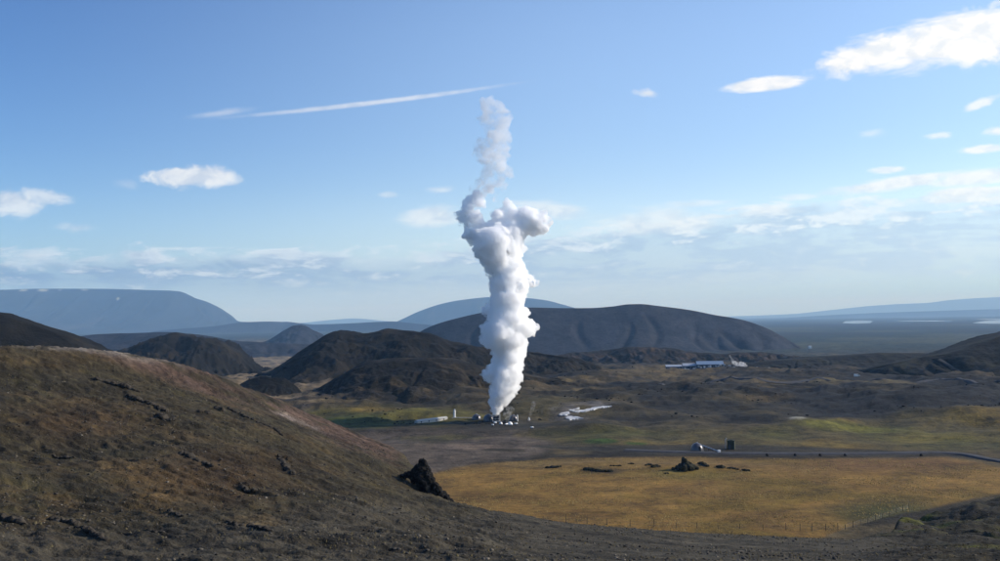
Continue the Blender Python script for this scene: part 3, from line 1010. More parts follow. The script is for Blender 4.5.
hill('hill', 'lower brown lava hill in front of the stepped one', 'hill',
     [(296, 402), (312, 392), (332, 380), (352, 369), (372, 361), (400, 358), (430, 357), (452, 360), (480, 367), (520, 374), (570, 383), (620, 394), (650, 402)], 830, 0.16, M_HILL,
     col_lava((0.016, 0.015, 0.014), (0.062, 0.052, 0.038), 45), 420, 150, 0.13, 40, 0.0, crest=0.2)
hill('hill', 'small dark lava mound at the edge of the tan plain', 'hill',
     [(240, 384), (250, 379), (262, 376.5), (272, 377.5), (283, 378), (290, 382), (295, 385)], 820, 0.6, M_HILL, LAVA, 90, 50, 0.05, 14, crest=0.1)
hill('hill', 'brown rubble ridge at the foot of the crater hill', 'hill',
     [(545, 358), (575, 353), (600, 351), (618, 348.5), (635, 346.5), (655, 347.5), (672, 348), (690, 352), (720, 353.5), (760, 352), (790, 356), (830, 360)], 1800, 0.25, M_HILL,
     col_lava((0.024, 0.021, 0.021), (0.060, 0.044, 0.037), 60), 320, 80, 0.16, 36, crest=0.4)
hill('hill', 'low black lava swell between the works and the far plain', 'hill',
     [(730, 366), (770, 361), (810, 358), (850, 355.5), (890, 353), (920, 353.5), (960, 356), (1020, 360)], 1250, 0.14, M_HILL, LAVA_R, 320, 80, 0.10, 50, crest=0.2)
hill('hill', 'black hillside rising at the right edge behind the far road', 'hill',
     [(860, 371), (890, 361), (915, 356.5), (935, 353.5), (955, 348.5), (975, 342.5), (1000, 335.5), (1040, 326), (1100, 320), (1200, 330)], 1010, 0.24, M_HILL, LAVA_R, 320, 120, 0.05, 60, crest=0.08)
hill('hill', 'dark lava ridge right of the halls near the far road', 'hill',
     [(620, 400), (660, 395), (700, 389), (750, 384), (800, 386), (850, 391), (900, 397), (950, 404)], 760, 0.16, M_HILL,
     col_lava((0.034, 0.034, 0.037), (0.10, 0.088, 0.066), 40, 0.8), 340, 80, 0.14, 26, crest=0.4)

# ------------------------------------------------------------------ lakes
def lake(name, label, pts, z=-42.5):
    vs = []
    for px, py in pts:
        d = ray(px, py)
        s = (z - CAMZ) / d[2]
        vs.append((d[0] * s, d[1] * s, z))
    o = mesh_obj(name, vs, [list(range(len(vs)))], M_WATER, smooth=False)
    tag(o, label, 'lake', kind='structure')


lake('lake', 'small bright lake on the far plain beyond the crater', [(842, 323.0), (845, 321.4), (858, 320.6), (873, 321.1), (870, 322.8), (856, 323.7)])
lake('lake', 'bright lake at the right edge of the far plain', [(972, 322.8), (984, 321.0), (1000, 320.1), (1040, 319.9), (1060, 322), (1010, 323.8), (985, 323.6)])
lake('lake', 'thin pale lake arm between the two bright lakes', [(893, 321.2), (910, 320.6), (940, 320.5), (955, 320.9), (930, 321.4)])
lake('lake', 'thin pale water line above the right bright lake', [(972, 319.6), (985, 318.9), (1040, 318.7), (1040, 319.5), (1000, 319.8)])


# ------------------------------------------------------------------ blobs -> one closed surface
_ib = bmesh.new()
bmesh.ops.create_icosphere(_ib, subdivisions=2, radius=1.0)
ICO_V = np.array([v.co[:] for v in _ib.verts])
_ib.verts.ensure_lookup_table()
ICO_F = np.array([[v.index for v in f.verts] for f in _ib.faces])
_ib.free()
_ib = bmesh.new()
bmesh.ops.create_icosphere(_ib, subdivisions=1, radius=1.0)
ICO1_V = np.array([v.co[:] for v in _ib.verts])
ICO1_F = np.array([[v.index for v in f.verts] for f in _ib.faces])
_ib.free()


def spheres_mesh(S):
    """S: (n, 6) centre and radii"""
    S = np.asarray(S, float)
    V = (ICO_V[None] * S[:, None, 3:6] + S[:, None, :3]).reshape(-1, 3)
    Fc = (ICO_F[None] + (np.arange(len(S)) * len(ICO_V))[:, None, None]).reshape(-1, 3)
    return V, Fc


def fuse(S, voxel):
    V, Fc = spheres_mesh(S)
    o = mesh_obj('fuse_source', V, Fc, M_ROCK)
    md = o.modifiers.new('r', 'REMESH')
    md.mode = 'VOXEL'
    md.voxel_size = voxel
    dg = bpy.context.evaluated_depsgraph_get()
    ev = o.evaluated_get(dg)
    me = bpy.data.meshes.new_from_object(ev)
    old = o.data
    bpy.data.objects.remove(o)
    bpy.data.meshes.remove(old)
    return me


def mesh_np(me):
    v = np.empty(len(me.vertices) * 3, np.float32)
    me.vertices.foreach_get('co', v)
    n = np.empty(len(me.vertices) * 3, np.float32)
    me.vertices.foreach_get('normal', n)
    return v.reshape(-1, 3).astype(float), n.reshape(-1, 3).astype(float)


def finish_mesh(name, me, v, mat, parent=None, smooth=True):
    me.vertices.foreach_set('co', v.astype(np.float32).ravel())
    me.polygons.foreach_set('use_smooth', np.full(len(me.polygons), smooth))
    me.materials.clear()
    me.materials.append(mat)
    me.update()
    me.name = name
    o = bpy.data.objects.new(name, me)
    COL.objects.link(o)
    if parent is not None:
        o.parent = parent
    return o


# ------------------------------------------------------------------ rock outcrops
def largest_piece(me):
    bm = bmesh.new()
    bm.from_mesh(me)
    seen, best = set(), []
    for v in bm.verts:
        if v in seen:
            continue
        st, comp = [v], []
        seen.add(v)
        while st:
            a = st.pop()
            comp.append(a)
            for e in a.link_edges:
                b = e.other_vert(a)
                if b not in seen:
                    seen.add(b)
                    st.append(b)
        if len(comp) > len(best):
            best = comp
    keep = set(best)
    bmesh.ops.delete(bm, geom=[v for v in bm.verts if v not in keep], context='VERTS')
    bm.to_mesh(me)
    bm.free()
    me.update()
    return me


def rock(name, label, S, voxel, mat=M_ROCK, amp=0.25, wl=1.2, group=None, cat='rock'):
    S = np.asarray(S, float)
    o0 = S[:, :3].mean(0)
    S = S.copy()
    S[:, :3] -= o0
    me = largest_piece(fuse(S, voxel))
    v, n = mesh_np(me)
    w = v + o0
    d = perlin3(w / wl, 3) + 0.5 * perlin3(w / (wl * 0.45), 5) + 0.28 * perlin3(w / (wl * 0.2), 8)
    d = d - 0.6 * np.abs(perlin3(w * np.array([1, 1, 0.5]) / (wl * 0.8), 11))
    v = v + n * (d * amp)[:, None]
    o = finish_mesh(name, me, v, mat, smooth=False)
    o.location = o0
    return tag(o, label, cat, group)


def lumps(p0, p1, n, r, hit, flat=0.7, jit=0.5, zf=None):
    """overlapping lumps along the ground between two seen points: one connected outcrop"""
    a, b = hit(*p0), hit(*p1)
    L = float(np.hypot(*(b - a)[:2]))
    n = max(n, int(L / (0.62 * r)) + 2)
    out = []
    for k in range(n):
        t = k / (n - 1)
        rr = r * random.uniform(0.7, 1.25) * (1.0 - 0.3 * abs(2 * t - 1))
        w = 0.5 * r * math.sin(5.1 * t + p0[0])
        x, y = a[0] + (b[0] - a[0]) * t + random.uniform(-.2, .2) * r, a[1] + (b[1] - a[1]) * t + w
        z = float(zf(np.array([x]), np.array([y]))[0])
        out.append((x, y, z + 0.12 * rr, rr * random.uniform(1.0, 1.3), rr, rr * flat))
        if random.random() < 0.6:
            q = rr * random.uniform(0.5, 0.7)
            out.append((x + random.uniform(-.5, .5) * rr, y - 0.4 * rr, z + rr * flat * random.uniform(0.5, 0.8), q, q, q * 0.8))
    return out


# the black crag on the slope's edge
crag = []
YC = 152.0
for tx, ty, rp in [(401, 473.5, 2.2), (405, 473, 3), (410, 471.2, 4), (414.5, 468.5, 4.5), (418, 464, 4.2), (420.5, 458.5, 2.8), (423.5, 458.8, 2.8), (425.5, 461.5, 3.2), (422, 463, 5.5), (427, 467, 4.5), (428.5, 472, 5), (420, 469, 7), (431, 477, 5),
                   (424, 475, 7), (434.5, 481.5, 5), (414, 475, 4.5), (428, 482, 7), (438, 486, 5), (421, 481, 5), (442, 490, 4.8), (434, 488, 6), (446, 494, 4.6), (440, 495, 5), (450, 498.5, 4.2), (446, 501, 4), (454, 502.5, 3.6), (458, 506, 3), (462, 509.5, 2.2), (453, 506, 3)]:
    c = at(tx, ty + rp * 0.9, YC - (tx - 425) * 0.06)
    r = rp * YC / F
    crag.append((c[0], c[1], c[2], r, r * 1.7, r * 1.05))
rock('rock_outcrop', 'black jagged basalt crag standing on the edge of the slope', crag, 0.11, M_ROCK, 0.26, 0.9, cat='crag')

LEDGES = [  # endpoints in the photo, lumps, radius (m), label
    ((92, 379), (112, 384), 7, 0.75, 'dark rock ledge high on the hillside below the pale crest'),
    ((114, 385), (139, 391), 8, 0.65, 'lower end of the ledge below the pale crest, broken and tapering'),
    ((128, 396), (148, 403), 8, 0.6, 'dark basalt rib crossing the middle of the brown slope'),
    ((150, 404), (166, 411), 7, 0.7, 'blocky rock step at the lower end of the dark rib'),
    ((158, 416), (172, 420), 4, 0.9, 'lumpy brown outcrop just below the dark rib'),
    ((200, 412), (208, 414), 3, 0.85, 'squat dark boulder cluster near the red flank'),
    ((216, 409), (222, 411), 3, 0.8, 'dark boulder pair above the thin slanting crack'),
    ((228, 408), (255, 421), 12, 0.42, 'upper length of the thin slanting rock rib'),
    ((257, 422), (282, 435), 11, 0.42, 'lower length of the thin slanting rock rib'),
    ((181, 453), (196, 460), 7, 0.55, 'dark undercut ledge in the middle of the lower slope'),
    ((197, 461), (212, 467), 6, 0.42, 'thin tail of the undercut ledge on the lower slope'),
    ((279, 457), (292, 475), 6, 0.5, 'steep dark outcrop uphill of the black crag'),
    ((240, 487), (254, 491), 5, 0.45, 'low ochre stained outcrop on the lower slope'),
    ((0, 517), (28, 524), 9, 0.42, 'dark grassy bank at the left edge of the lower slope'),
    ((52, 518), (74, 525), 8, 0.42, 'dark turf edged bank below the ochre scars'),
    ((76, 527), (108, 541), 9, 0.30, 'thin dark continuation of the turf edged bank'),
    ((170, 512), (182, 516), 4, 0.42, 'small black overhang below the ochre scar'),
    ((148, 529), (164, 532), 5, 0.30, 'flat dark rock low on the slope below the black overhang'),
    ((228, 521), (272, 534), 10, 0.32, 'long low rock step near the bottom of the slope'),
    ((52, 456), (74, 458), 5, 0.28, 'row of grey stones on the left side of the slope'),
]
for p0, p1, n, r, lab in LEDGES:
    rock('rock_ledge', lab, lumps(p0, p1, n, r * 0.85, hit_fg, 0.7, 0.8, fg_z), 0.12, M_LEDGE, 0.16, 0.8, 'rock ledges on the hillside')


def gh(px, py):
    return ground_hit(px, py)


# crags in the grass field
S = []
for px, py, rp, dy in [(683.5, 457.5, 1.7, 0), (684, 459.5, 2.6, 0), (685, 462, 3.6, 0), (687.5, 463, 3.4, 1), (690.5, 464.5, 3.0, 0), (693.5, 466, 2.6, 0), (685, 465.5, 4.4, 0), (689, 466.5, 4.0, -1), (681, 466, 3.2, 0), (677, 467.2, 2.6, 0),
                       (673, 468, 2.0, 0), (697, 467.6, 2.2, 0), (684, 468, 4.0, -2), (678.5, 468.5, 2.6, -1), (692, 468, 3.0, -1)]:
    c = at(px, py + 0.5, 376 + dy)
    r = rp * 376 / F
    S.append((c[0], c[1], c[2], r, r * 1.4, r))
rock('rock_outcrop', 'dark peaked lava crag standing in the golden field', S, 0.22, M_ROCK_MOSS, 0.35, 1.6, cat='crag')
FIELD_ROCKS = [
    ((586, 470.5), (612, 472), 9, 1.3, 'long dark mossy mound in the golden field left of the crag'),
    ((548, 468), (560, 467), 5, 1.0, 'dark rocks at the left end of the field near its upper edge'),
    ((646, 465.5), (651, 465), 3, 0.8, 'pair of low rocks left of the peaked crag'),
    ((652.5, 467.5), (659, 466.5), 4, 1.1, 'dark boulder left of the peaked crag and nearest to it'),
    ((628, 464), (633, 464), 2, 0.6, 'small dark stone far left of the peaked crag'),
    ((610, 466), (621, 466.3), 4, 0.5, 'short row of stones above the mossy mound'),
    ((699, 463.5), (707, 467), 5, 1.0, 'sloping rocks just right of the peaked crag'),
    ((718, 467.5), (724, 467.5), 4, 1.1, 'rounded dark boulder right of the peaked crag'),
    ((728, 468.5), (738, 469.5), 4, 0.7, 'low stones between the two right boulders'),
    ((742, 470.5), (749, 471), 4, 0.8, 'last low rock at the right end of the row'),
    ((664, 474), (668, 474), 2, 0.6, 'small dark stone in front of the peaked crag'),
]
for p0, p1, n, r, lab in FIELD_ROCKS:
    rock('field_rock', lab, lumps(p0, p1, n, r, gh, 0.8, 0.2, valley_z), 0.2, M_ROCK_MOSS, 0.22, 1.0, 'rocks in the golden field')


def stones(name, label, n, region, hit_z, rmin, rmax, mat, cat='stones'):
    """many small angular stones lying on a surface, one mesh"""
    P_ = region(n)
    z = hit_z(P_[:, 0], P_[:, 1])
    rr = rmin * (rmax / rmin) ** (RNG.random(len(P_)) ** 2.2)
    J = ICO1_V[None] * (0.75 + 0.5 * RNG.random((len(P_), len(ICO1_V), 1)))
    sc = np.stack([rr * RNG.uniform(0.8, 1.5, len(P_)), rr * RNG.uniform(0.8, 1.5, len(P_)), rr * RNG.uniform(0.45, 0.9, len(P_))], 1)
    V = J * sc[:, None, :] + np.stack([P_[:, 0], P_[:, 1], z + 0.1 * rr], 1)[:, None, :]
    Fc = (ICO1_F[None] + (np.arange(len(P_)) * len(ICO1_V))[:, None, None]).reshape(-1, 3)
    o = mesh_obj(name, V.reshape(-1, 3), Fc, mat, smooth=False)
    tag(o, label, cat, kind='stuff')


def reg_fg(n):
    y = 45 + 160 * RNG.random(n * 3) ** 0.8
    u = RNG.uniform(-0.56, 0.56, n * 3)
    x = u * y
    keep = (fbm(x / 18, y / 18, 4, 500) + RNG.normal(0, 0.5, n * 3) > 0.15)
    return np.stack([x, y], 1)[keep][:n]


stones('scattered_stones', 'small grey stones scattered over the foreground hillside', 16000, reg_fg, fg_z, 0.03, 0.17, M_STONE)


def tufts(name, label, n, region, hit_z, hmin, hmax, mat):
    """short grass tufts: little pointed clumps, one mesh"""
    P_ = region(n)
    z = hit_z(P_[:, 0], P_[:, 1])
    n = len(P_)
    h = RNG.uniform(hmin, hmax, n)
    w = h * RNG.uniform(0.5, 1.1, n)
    V, Fc = [], []
    k = 5
    a = RNG.uniform(0, 6.28, n)
    for q in range(k):
        an = a + q * 2 * np.pi / k
        V.append(np.stack([P_[:, 0] + w * np.cos(an), P_[:, 1] + w * np.sin(an), z - 0.05], 1))
    V.append(np.stack([P_[:, 0] + RNG.normal(0, .25, n) * w, P_[:, 1] + RNG.normal(0, .25, n) * w, z + h], 1))
    V = np.stack(V, 1).reshape(-1, 3)
    b = (np.arange(n) * (k + 1))[:, None, None]
    Fc = (b + np.array([[q, (q + 1) % k, k] for q in range(k)])[None]).reshape(-1, 3)
    o = mesh_obj(name, V, Fc, mat, smooth=False)
    tag(o, label, 'grass', kind='stuff')


def reg_field(n):
    y = RNG.uniform(255, 440, n * 4)
    u = RNG.uniform(-0.10, 0.56, n * 4)
    x = u * y
    px, py = project(x, y, base_z(x, y))
    keep = (poly_mask(px, py, FIELD_POLY, 1.5) > 0.6) & (fbm(x / 22, y / 22, 4, 530) + RNG.normal(0, 0.35, n * 4) > 0.1)
    return np.stack([x, y], 1)[keep][:n]


tufts('grass_tufts', 'pale dry grass tufts over the golden field', 9000, reg_field, valley_z, 0.10, 0.36, mat_plain('dry_tufts', (0.24, 0.175, 0.065), 0.9, 0, 0.4, 0.05))
tufts('dark_grass_tufts', 'brown sedge tussocks over the golden field', 5000, reg_field, valley_z, 0.08, 0.30, mat_plain('brown_tufts', (0.12, 0.088, 0.034), 0.9, 0, 0.4, 0.05))
tufts('hillside_tufts', 'dull yellow grass tufts scattered over the foreground hillside', 9000, reg_fg, fg_z, 0.04, 0.16, mat_plain('hill_tufts', (0.085, 0.070, 0.036), 0.9, 0, 0.45, 0.1))


def reg_lava(n):
    y = 560 + 900 * RNG.random(n * 6) ** 1.6
    u = RNG.uniform(-0.3, 0.56, n * 6)
    x = u * y
    keep = (fbm(x / 60, y / 90, 4, 520) + RNG.normal(0, 0.2, n * 6) > 0.4)
    return np.stack([x, y], 1)[keep][:n]


stones('pale_stones', 'pale weathered stones scattered over the foreground hillside', 5000, reg_fg, fg_z, 0.03, 0.15, M_STONEPALE)
stones('lava_rubble', 'black lava rubble scattered over the valley floor', 1500, reg_lava, valley_z, 0.25, 1.1, M_ROCK)


# ------------------------------------------------------------------ roads
def ribbon(name, label, pix, width, mat, hit, zf, lift=0.35, cat='road', skirt=1.6):
    """a strip laid over the ground with sloping shoulders"""
    P0 = np.array([hit(a, b) for a, b in pix])
    d = np.concatenate([[0], np.cumsum(np.hypot(*np.diff(P0[:, :2], axis=0).T))])
    s = np.linspace(0, d[-1], max(40, int(d[-1] / 3)))
    xs, ys = pchip(d, P0[:, 0], s), pchip(d, P0[:, 1], s)
    tx, ty = np.gradient(xs), np.gradient(ys)
    L = np.hypot(tx, ty)
    nx_, ny_ = -ty / L, tx / L
    rows = []
    zc = zf(xs, ys)
    kz = np.ones(9) / 9
    zc = np.convolve(np.pad(zc, 4, mode='edge'), kz, 'valid')
    for off, dz in ((-width / 2 - skirt, -1.0), (-width / 2, lift), (width / 2, lift), (width / 2 + skirt, -1.0)):
        rows.append(np.stack([xs + nx_ * off, ys + ny_ * off, np.maximum(zc, zf(xs, ys)) + dz], 1))
    V = np.concatenate(rows)
    n = len(s)
    Fq = []
    for k in range(3):
        for i in range(n - 1):
            Fq.append((k * n + i, k * n + i + 1, (k + 1) * n + i + 1, (k + 1) * n + i))
    o = mesh_obj(name, V, np.array(Fq), mat, smooth=False)
    return tag(o, label, cat, kind='structure')


ribbon('road', 'grey paved road along the upper edge of the golden field', [(625, 450.6), (660, 452), (720, 453.6), (800, 454.2), (880, 454), (935, 453.2), (962, 454.5), (985, 459), (1020, 465), (1080, 472)], 3.8, M_ASPHALT, gh, valley_z, 0.5)
ribbon('road', 'narrow dark far road crossing the black lava', [(660, 385), (720, 380.5), (760, 379), (820, 378.3), (880, 378.3), (940, 379), (1000, 380.5), (1080, 383)], 3.6, M_ASPHALT, gh, valley_z, 0.5)
# dirt track over the black hillside on the right: laid on that hill's surface
def on_mesh_hit(o):
    dg = bpy.context.evaluated_depsgraph_get()

    def f(x, y):
        out = []
        for a, b in zip(np.atleast_1d(x), np.atleast_1d(y)):
            ok, loc, nrm, idx = o.ray_cast(Vector((a, b, 500)), Vector((0, 0, -1)))
            out.append(loc.z if ok else float(valley_z(np.array([a]), np.array([b]))[0]))
        return np.array(out)
    return f


right_hill = [o for o in COL.objects if o.get('label', '').startswith('black hillside')][0]


def hit_right(px, py):
    d = ray(px, py)
    ok, loc, nrm, idx = right_hill.ray_cast(Vector((0, 0, CAMZ)), Vector(d).normalized())
    return np.array(loc) if ok else gh(px, py)


bpy.context.view_layer.update()
ribbon('track', 'pale dirt track climbing the black hillside', [(966, 377), (960, 372), (953, 367), (946, 362), (940, 359)], 4.2, M_STONE, hit_right, on_mesh_hit(right_hill), 0.15)

# white mineral crust by the works
def crust(label, pts, zlift=0.25):
    fine = []
    for (x0, y0), (x1, y1) in zip(pts, pts[1:] + pts[:1]):
        for k in range(5):
            t = k / 5
            fine.append((x0 + (x1 - x0) * t + random.uniform(-.7, .7), y0 + (y1 - y0) * t + random.uniform(-.22, .22)))
    base = np.array([gh(a, b) for a, b in fine])
    bm = bmesh.new()
    top = [bm.verts.new((p[0], p[1], p[2] + zlift)) for p in base]
    bot = [bm.verts.new((p[0] * 1.0, p[1], p[2] - 1.2)) for p in base]
    bm.faces.new(top)
    for i in range(len(top)):
        j = (i + 1) % len(top)
        bm.faces.new((top[i], bot[i], bot[j], top[j]))
    o = bm_obj('silica_crust', bm, M_SILICA)
    tag(o, label, 'mineral crust', 'white crusts by the works', kind='structure')


crust('long white mineral crust streak right of the works', [(569, 411.6), (582, 410.7), (590, 409), (595, 407.4), (604, 406.8), (612, 406.6), (607, 408), (598, 408.8), (592, 410.6), (586, 412.3), (576, 412.6)], 0.5)
crust('short white mineral crust at the left end of the streak', [(559, 415.2), (562, 413.3), (569, 412.8), (570, 414.3), (566, 416), (561, 416.4)], 0.5)
crust('white mineral crust lying against the dark bank', [(565, 418.8), (568, 416.8), (574, 417.3), (583, 418.6), (577, 419.6), (570, 420)], 0.5)
crust('upper thin finger of white mineral crust', [(569, 411), (575, 409.4), (579.5, 408.2), (578, 409.8), (573, 411.4)], 0.5)

# ------------------------------------------------------------------ the steam works
def z_at(x, y):
    return float(valley_z(np.array([x]), np.array([y]))[0])


def place(px, py_base, Y=None):
    """a point on the ground seen at that pixel"""
    g = gh(px, py_base)
    return g


def dome(label, px, py, wpx, hfrac, mat=M_DOME, grp='domed well houses', door=True):
    g = place(px, py)
    r = wpx * g[1] / F / 2
    h = r * 2 * hfrac
    root = empty('dome_building', g, label, 'dome', grp)
    prof = [(r * math.cos(a), h * math.sin(a) + 0.25) for a in np.linspace(0, math.pi / 2, 9)]
    prof[-1] = (0.0, h + 0.25)
    bm = bmesh.new()
    add_lathe(bm, prof, 22)
    bm_obj('shell', bm, mat, root, smooth=True)
    bm = bmesh.new()
    add_lathe(bm, [(r * 0.9, -0.6), (r * 1.06, -0.6), (r * 1.06, 0.35), (r * 0.98, 0.35)], 22)
    bm_obj('base_ring', bm, M_DARKMETAL, root)
    bm = bmesh.new()
    add_lathe(bm, [(0.35, h - 0.1), (0.35, h + 0.35), (0.45, h + 0.38), (0.0, h + 0.5)], 10)
    bm_obj('roof_vent', bm, M_METAL, root, smooth=True)
    if door:
        bm = bmesh.new()
        add_box(bm, (0.25 * r, -r * 0.93, 1.15), (1.1, 0.35, 2.2), 0, 0.04)
        d_ = bm_obj('door', bm, M_DARKMETAL, root)
        bm = bmesh.new()
        add_box(bm, (0.25 * r + 0.38, -r * 0.93 - 0.21, 1.1), (0.12, 0.08, 0.12))
        bm_obj('handle', bm, M_METAL, d_)
    return root


dome('grey steel dome alone left of the steam, lit on its right', 476.5, 419.4, 9.5, 0.52)
dome('large dark dome beside the steam outlet with a bright right edge', 488.5, 421, 11, 0.56)
dome('dull grey dome right of the steam outlet beside the pale vent post', 513.5, 420.5, 8.5, 0.62)
dome('small bright white dome in front of the steam outlet', 510, 425, 5.4, 0.55, M_WHITE, 'small white domes', False)
dome('tiny white dome at the foot of the steam outlet', 500.8, 424.4, 3.4, 0.6, M_WHITE, 'small white domes', False)
dome('silvery dome with a slanting pipe beside the paved road', 697, 450.8, 13, 0.58)

# twin silencers under the plume
g = place(496.3, 421.5)
SIL = g.copy()
root = empty('steam_silencer', g, 'dark twin steam outlet at the foot of the tall plume', 'steam outlet')
for dx, nm in ((-0.95, 'outlet_drum'), (0.95, 'outlet_drum')):
    bm = bmesh.new()
    add_lathe(bm, [(0.0, -0.5), (0.92, -0.5), (0.92, 3.6), (1.0, 3.6), (1.0, 3.9), (0.75, 3.9), (0.75, 3.2)], 16, (dx, 0, 0))
    dr = bm_obj(nm, bm, M_DARKMETAL, root, smooth=False)
    bm = bmesh.new()
    add_lathe(bm, [(0.93, 1.6), (1.0, 1.6), (1.0, 1.8), (0.93, 1.8)], 16, (dx, 0, 0))
    bm_obj('band', bm, M_METAL, dr)
bm = bmesh.new()
add_box(bm, (0, 0, 0.2), (4.6, 2.8, 0.6), 0, 0.05)
bm_obj('base_slab', bm, M_PALE, root)
bm = bmesh.new()
add_tube(bm, (2.15, -0.3, 0), (2.15, -0.3, 4.6), 0.14)
bm_obj('vent_pipe', bm, M_WHITE, root)

# pressure vessels and pipes at its foot
def vessel(label, px, py, length, r, rz=0.0):
    g = place(px, py)
    root = empty('pressure_vessel', g, label, 'tank', 'white pressure vessels at the steam outlet')
    root.rotation_euler = (0, 0, rz)
    bm = bmesh.new()
    L = length / 2
    pts = [(-L - r * .6, 0.0), (-L - r * .35, r * .7), (-L, r), (L, r), (L + r * .35, r * .7), (L + r * .6, 0.0)]
    seg = 14
    rings = []
    for x, rr in pts:
        rings.append([bm.verts.new((x, max(rr, 0.01) * math.cos(2 * math.pi * k / seg), r + 0.5 + max(rr, 0.01) * math.sin(2 * math.pi * k / seg))) for k in range(seg)])
    for A, B in zip(rings, rings[1:]):
        for k in range(seg):
            bm.faces.new((A[k], A[(k + 1) % seg], B[(k + 1) % seg], B[k]))
    bm_obj('drum', bm, M_WHITE, root, smooth=True)
    for s in (-1, 1):
        bm = bmesh.new()
        add_box(bm, (s * L * 0.6, 0, 0.35), (0.35, r * 1.5, 1.1))
        bm_obj('saddle', bm, M_DARKMETAL, root)
    bm = bmesh.new()
    add_tube(bm, (0, 0, 2 * r + 0.4), (0, 0, 2 * r + 1.1), 0.14)
    add_tube(bm, (-0.25, 0, 2 * r + 1.1), (0.25, 0, 2 * r + 1.1), 0.12)
    bm_obj('valve', bm, M_DARKMETAL, root)


vessel('short white vessel left of the steam outlet foot', 495.2, 424.3, 1.2, 0.5, 0.3)
vessel('white vessel nearest the camera left of the steam outlet', 492.6, 426.4, 1.0, 0.42, -0.2)
vessel('white vessel leaning toward the small white dome', 506.5, 425.6, 1.8, 0.4, 0.9)
vessel('low white vessel lying out on the gravel right of the works', 532, 428.9, 1.4, 0.4, 0.1)
vessel('grey vessel right behind the small white dome', 516, 425.2, 1.6, 0.4, 0.2)


def pipe_run(label, pts, r, lifts, mat, legs=4, end=None, grp=None):
    g0 = place(*pts[0])
    G = [np.array(place(*p)) for p in pts]
    root = empty('steam_pipe', g0, label, 'pipe', grp)
    A = Vector(G[0] - g0) + Vector((0, 0, lifts[0]))
    bm = bmesh.new()
    for k in range(len(G) - 1):
        add_tube(bm, Vector(G[k] - g0) + Vector((0, 0, lifts[k])), Vector(G[k + 1] - g0) + Vector((0, 0, lifts[k + 1])), r, seg=12)
    bm_obj('tube', bm, mat, root, smooth=False)
    for k in range(legs):
        t = (k + 0.5) / legs
        p = (G[0] * (1 - t) + G[-1] * t) - g0
        hgt = lifts[0] * (1 - t) + lifts[-1] * t
        bm = bmesh.new()
        add_box(bm, (p[0], p[1], p[2] + hgt / 2 - 0.3), (0.25, 0.25, hgt + 0.6))
        bm_obj('support', bm, M_DARKMETAL, root)
    if end is not None:
        bm = bmesh.new()
        q = G[-1] - g0
        add_box(bm, (q[0], q[1], q[2] + 0.7), end, 0.2, 0.06)
        bm_obj('end_box', bm, M_WHITE, root)
    return root


pipe_run('slanting silver pipe from the roadside dome to a white box', [(702.5, 448.3), (719, 453.2)], 0.24, (1.3, 0.7), M_ROOFPALE, 4, (1.2, 1.0, 1.5))
pipe_run('thin pale pipe between the lone grey dome and the long shed', [(452, 418.6), (474, 418.9)], 0.22, (0.6, 0.6), M_PALE, 5)

# long low white shed
a, b = place(416, 423.2), place(446, 419.2)
mid = (a + b) / 2
root = empty('long_shed', mid, 'long low white shed lying left of the steam works', 'shed')
ln = float(np.hypot(*(b - a)[:2]))
root.rotation_euler = (0, 0, math.atan2(b[1] - a[1], b[0] - a[0]))
bm = bmesh.new()
add_box(bm, (0, 0, 0.2), (ln, 2.6, 1.6), 0)
bm_obj('wall', bm, M_PALE, root)
bm = bmesh.new()
pv = [(-1.6, 1.0), (0, 1.75), (1.6, 1.0), (1.6, 0.88), (0, 1.6), (-1.6, 0.88)]
A_ = [bm.verts.new((-ln / 2 - 0.3, y, z)) for y, z in pv]
B_ = [bm.verts.new((ln / 2 + 0.3, y, z)) for y, z in pv]
bm.faces.new(A_)
bm.faces.new(B_[::-1])
for i in range(6):
    j = (i + 1) % 6
    bm.faces.new((A_[i], A_[j], B_[j], B_[i]))
bm_obj('roof', bm, M_PALE, root)
for k in range(4):
    bm = bmesh.new()
    add_box(bm, (-ln / 2 + ln * (k + 0.5) / 4, -1.33, 0.35), (0.9, 0.1, 0.9))
    bm_obj('door', bm, M_DARKMETAL, root)


def vent_post(label, px, py, hpx, wpx):
    g = place(px, py)
    k = g[1] / F
    h, r = hpx * k, wpx * k / 2
    root = empty('vent_post', g, label, 'vent post', 'pale vent posts at the works')
    bm = bmesh.new()
    add_lathe(bm, [(r, -0.4), (r, h * 0.82), (r * 0.75, h * 0.88), (r * 0.75, h)], 14)
    bm_obj('stack', bm, M_WHITE, root, smooth=False)
    bm = bmesh.new()
    add_lathe(bm, [(r * 1.6, -0.4), (r * 1.6, 0.25), (r * 1.02, 0.25)], 14)
    bm_obj('base', bm, M_PALE, root)
    bm = bmesh.new()
    add_lathe(bm, [(r * 0.8, h + 0.02), (r * 0.95, h + 0.08), (0, h + 0.35)], 14)
    bm_obj('cap', bm, M_METAL, root)


vent_post('tall white vent post standing behind the long shed', 454.6, 417.6, 8.0, 2.1)
vent_post('thin pale vent post right of the dull grey dome', 517.6, 421.2, 6.2, 1.1)
vent_post('small white vent head with a wisp of steam right of the works', 529, 420.6, 2.6, 1.6)

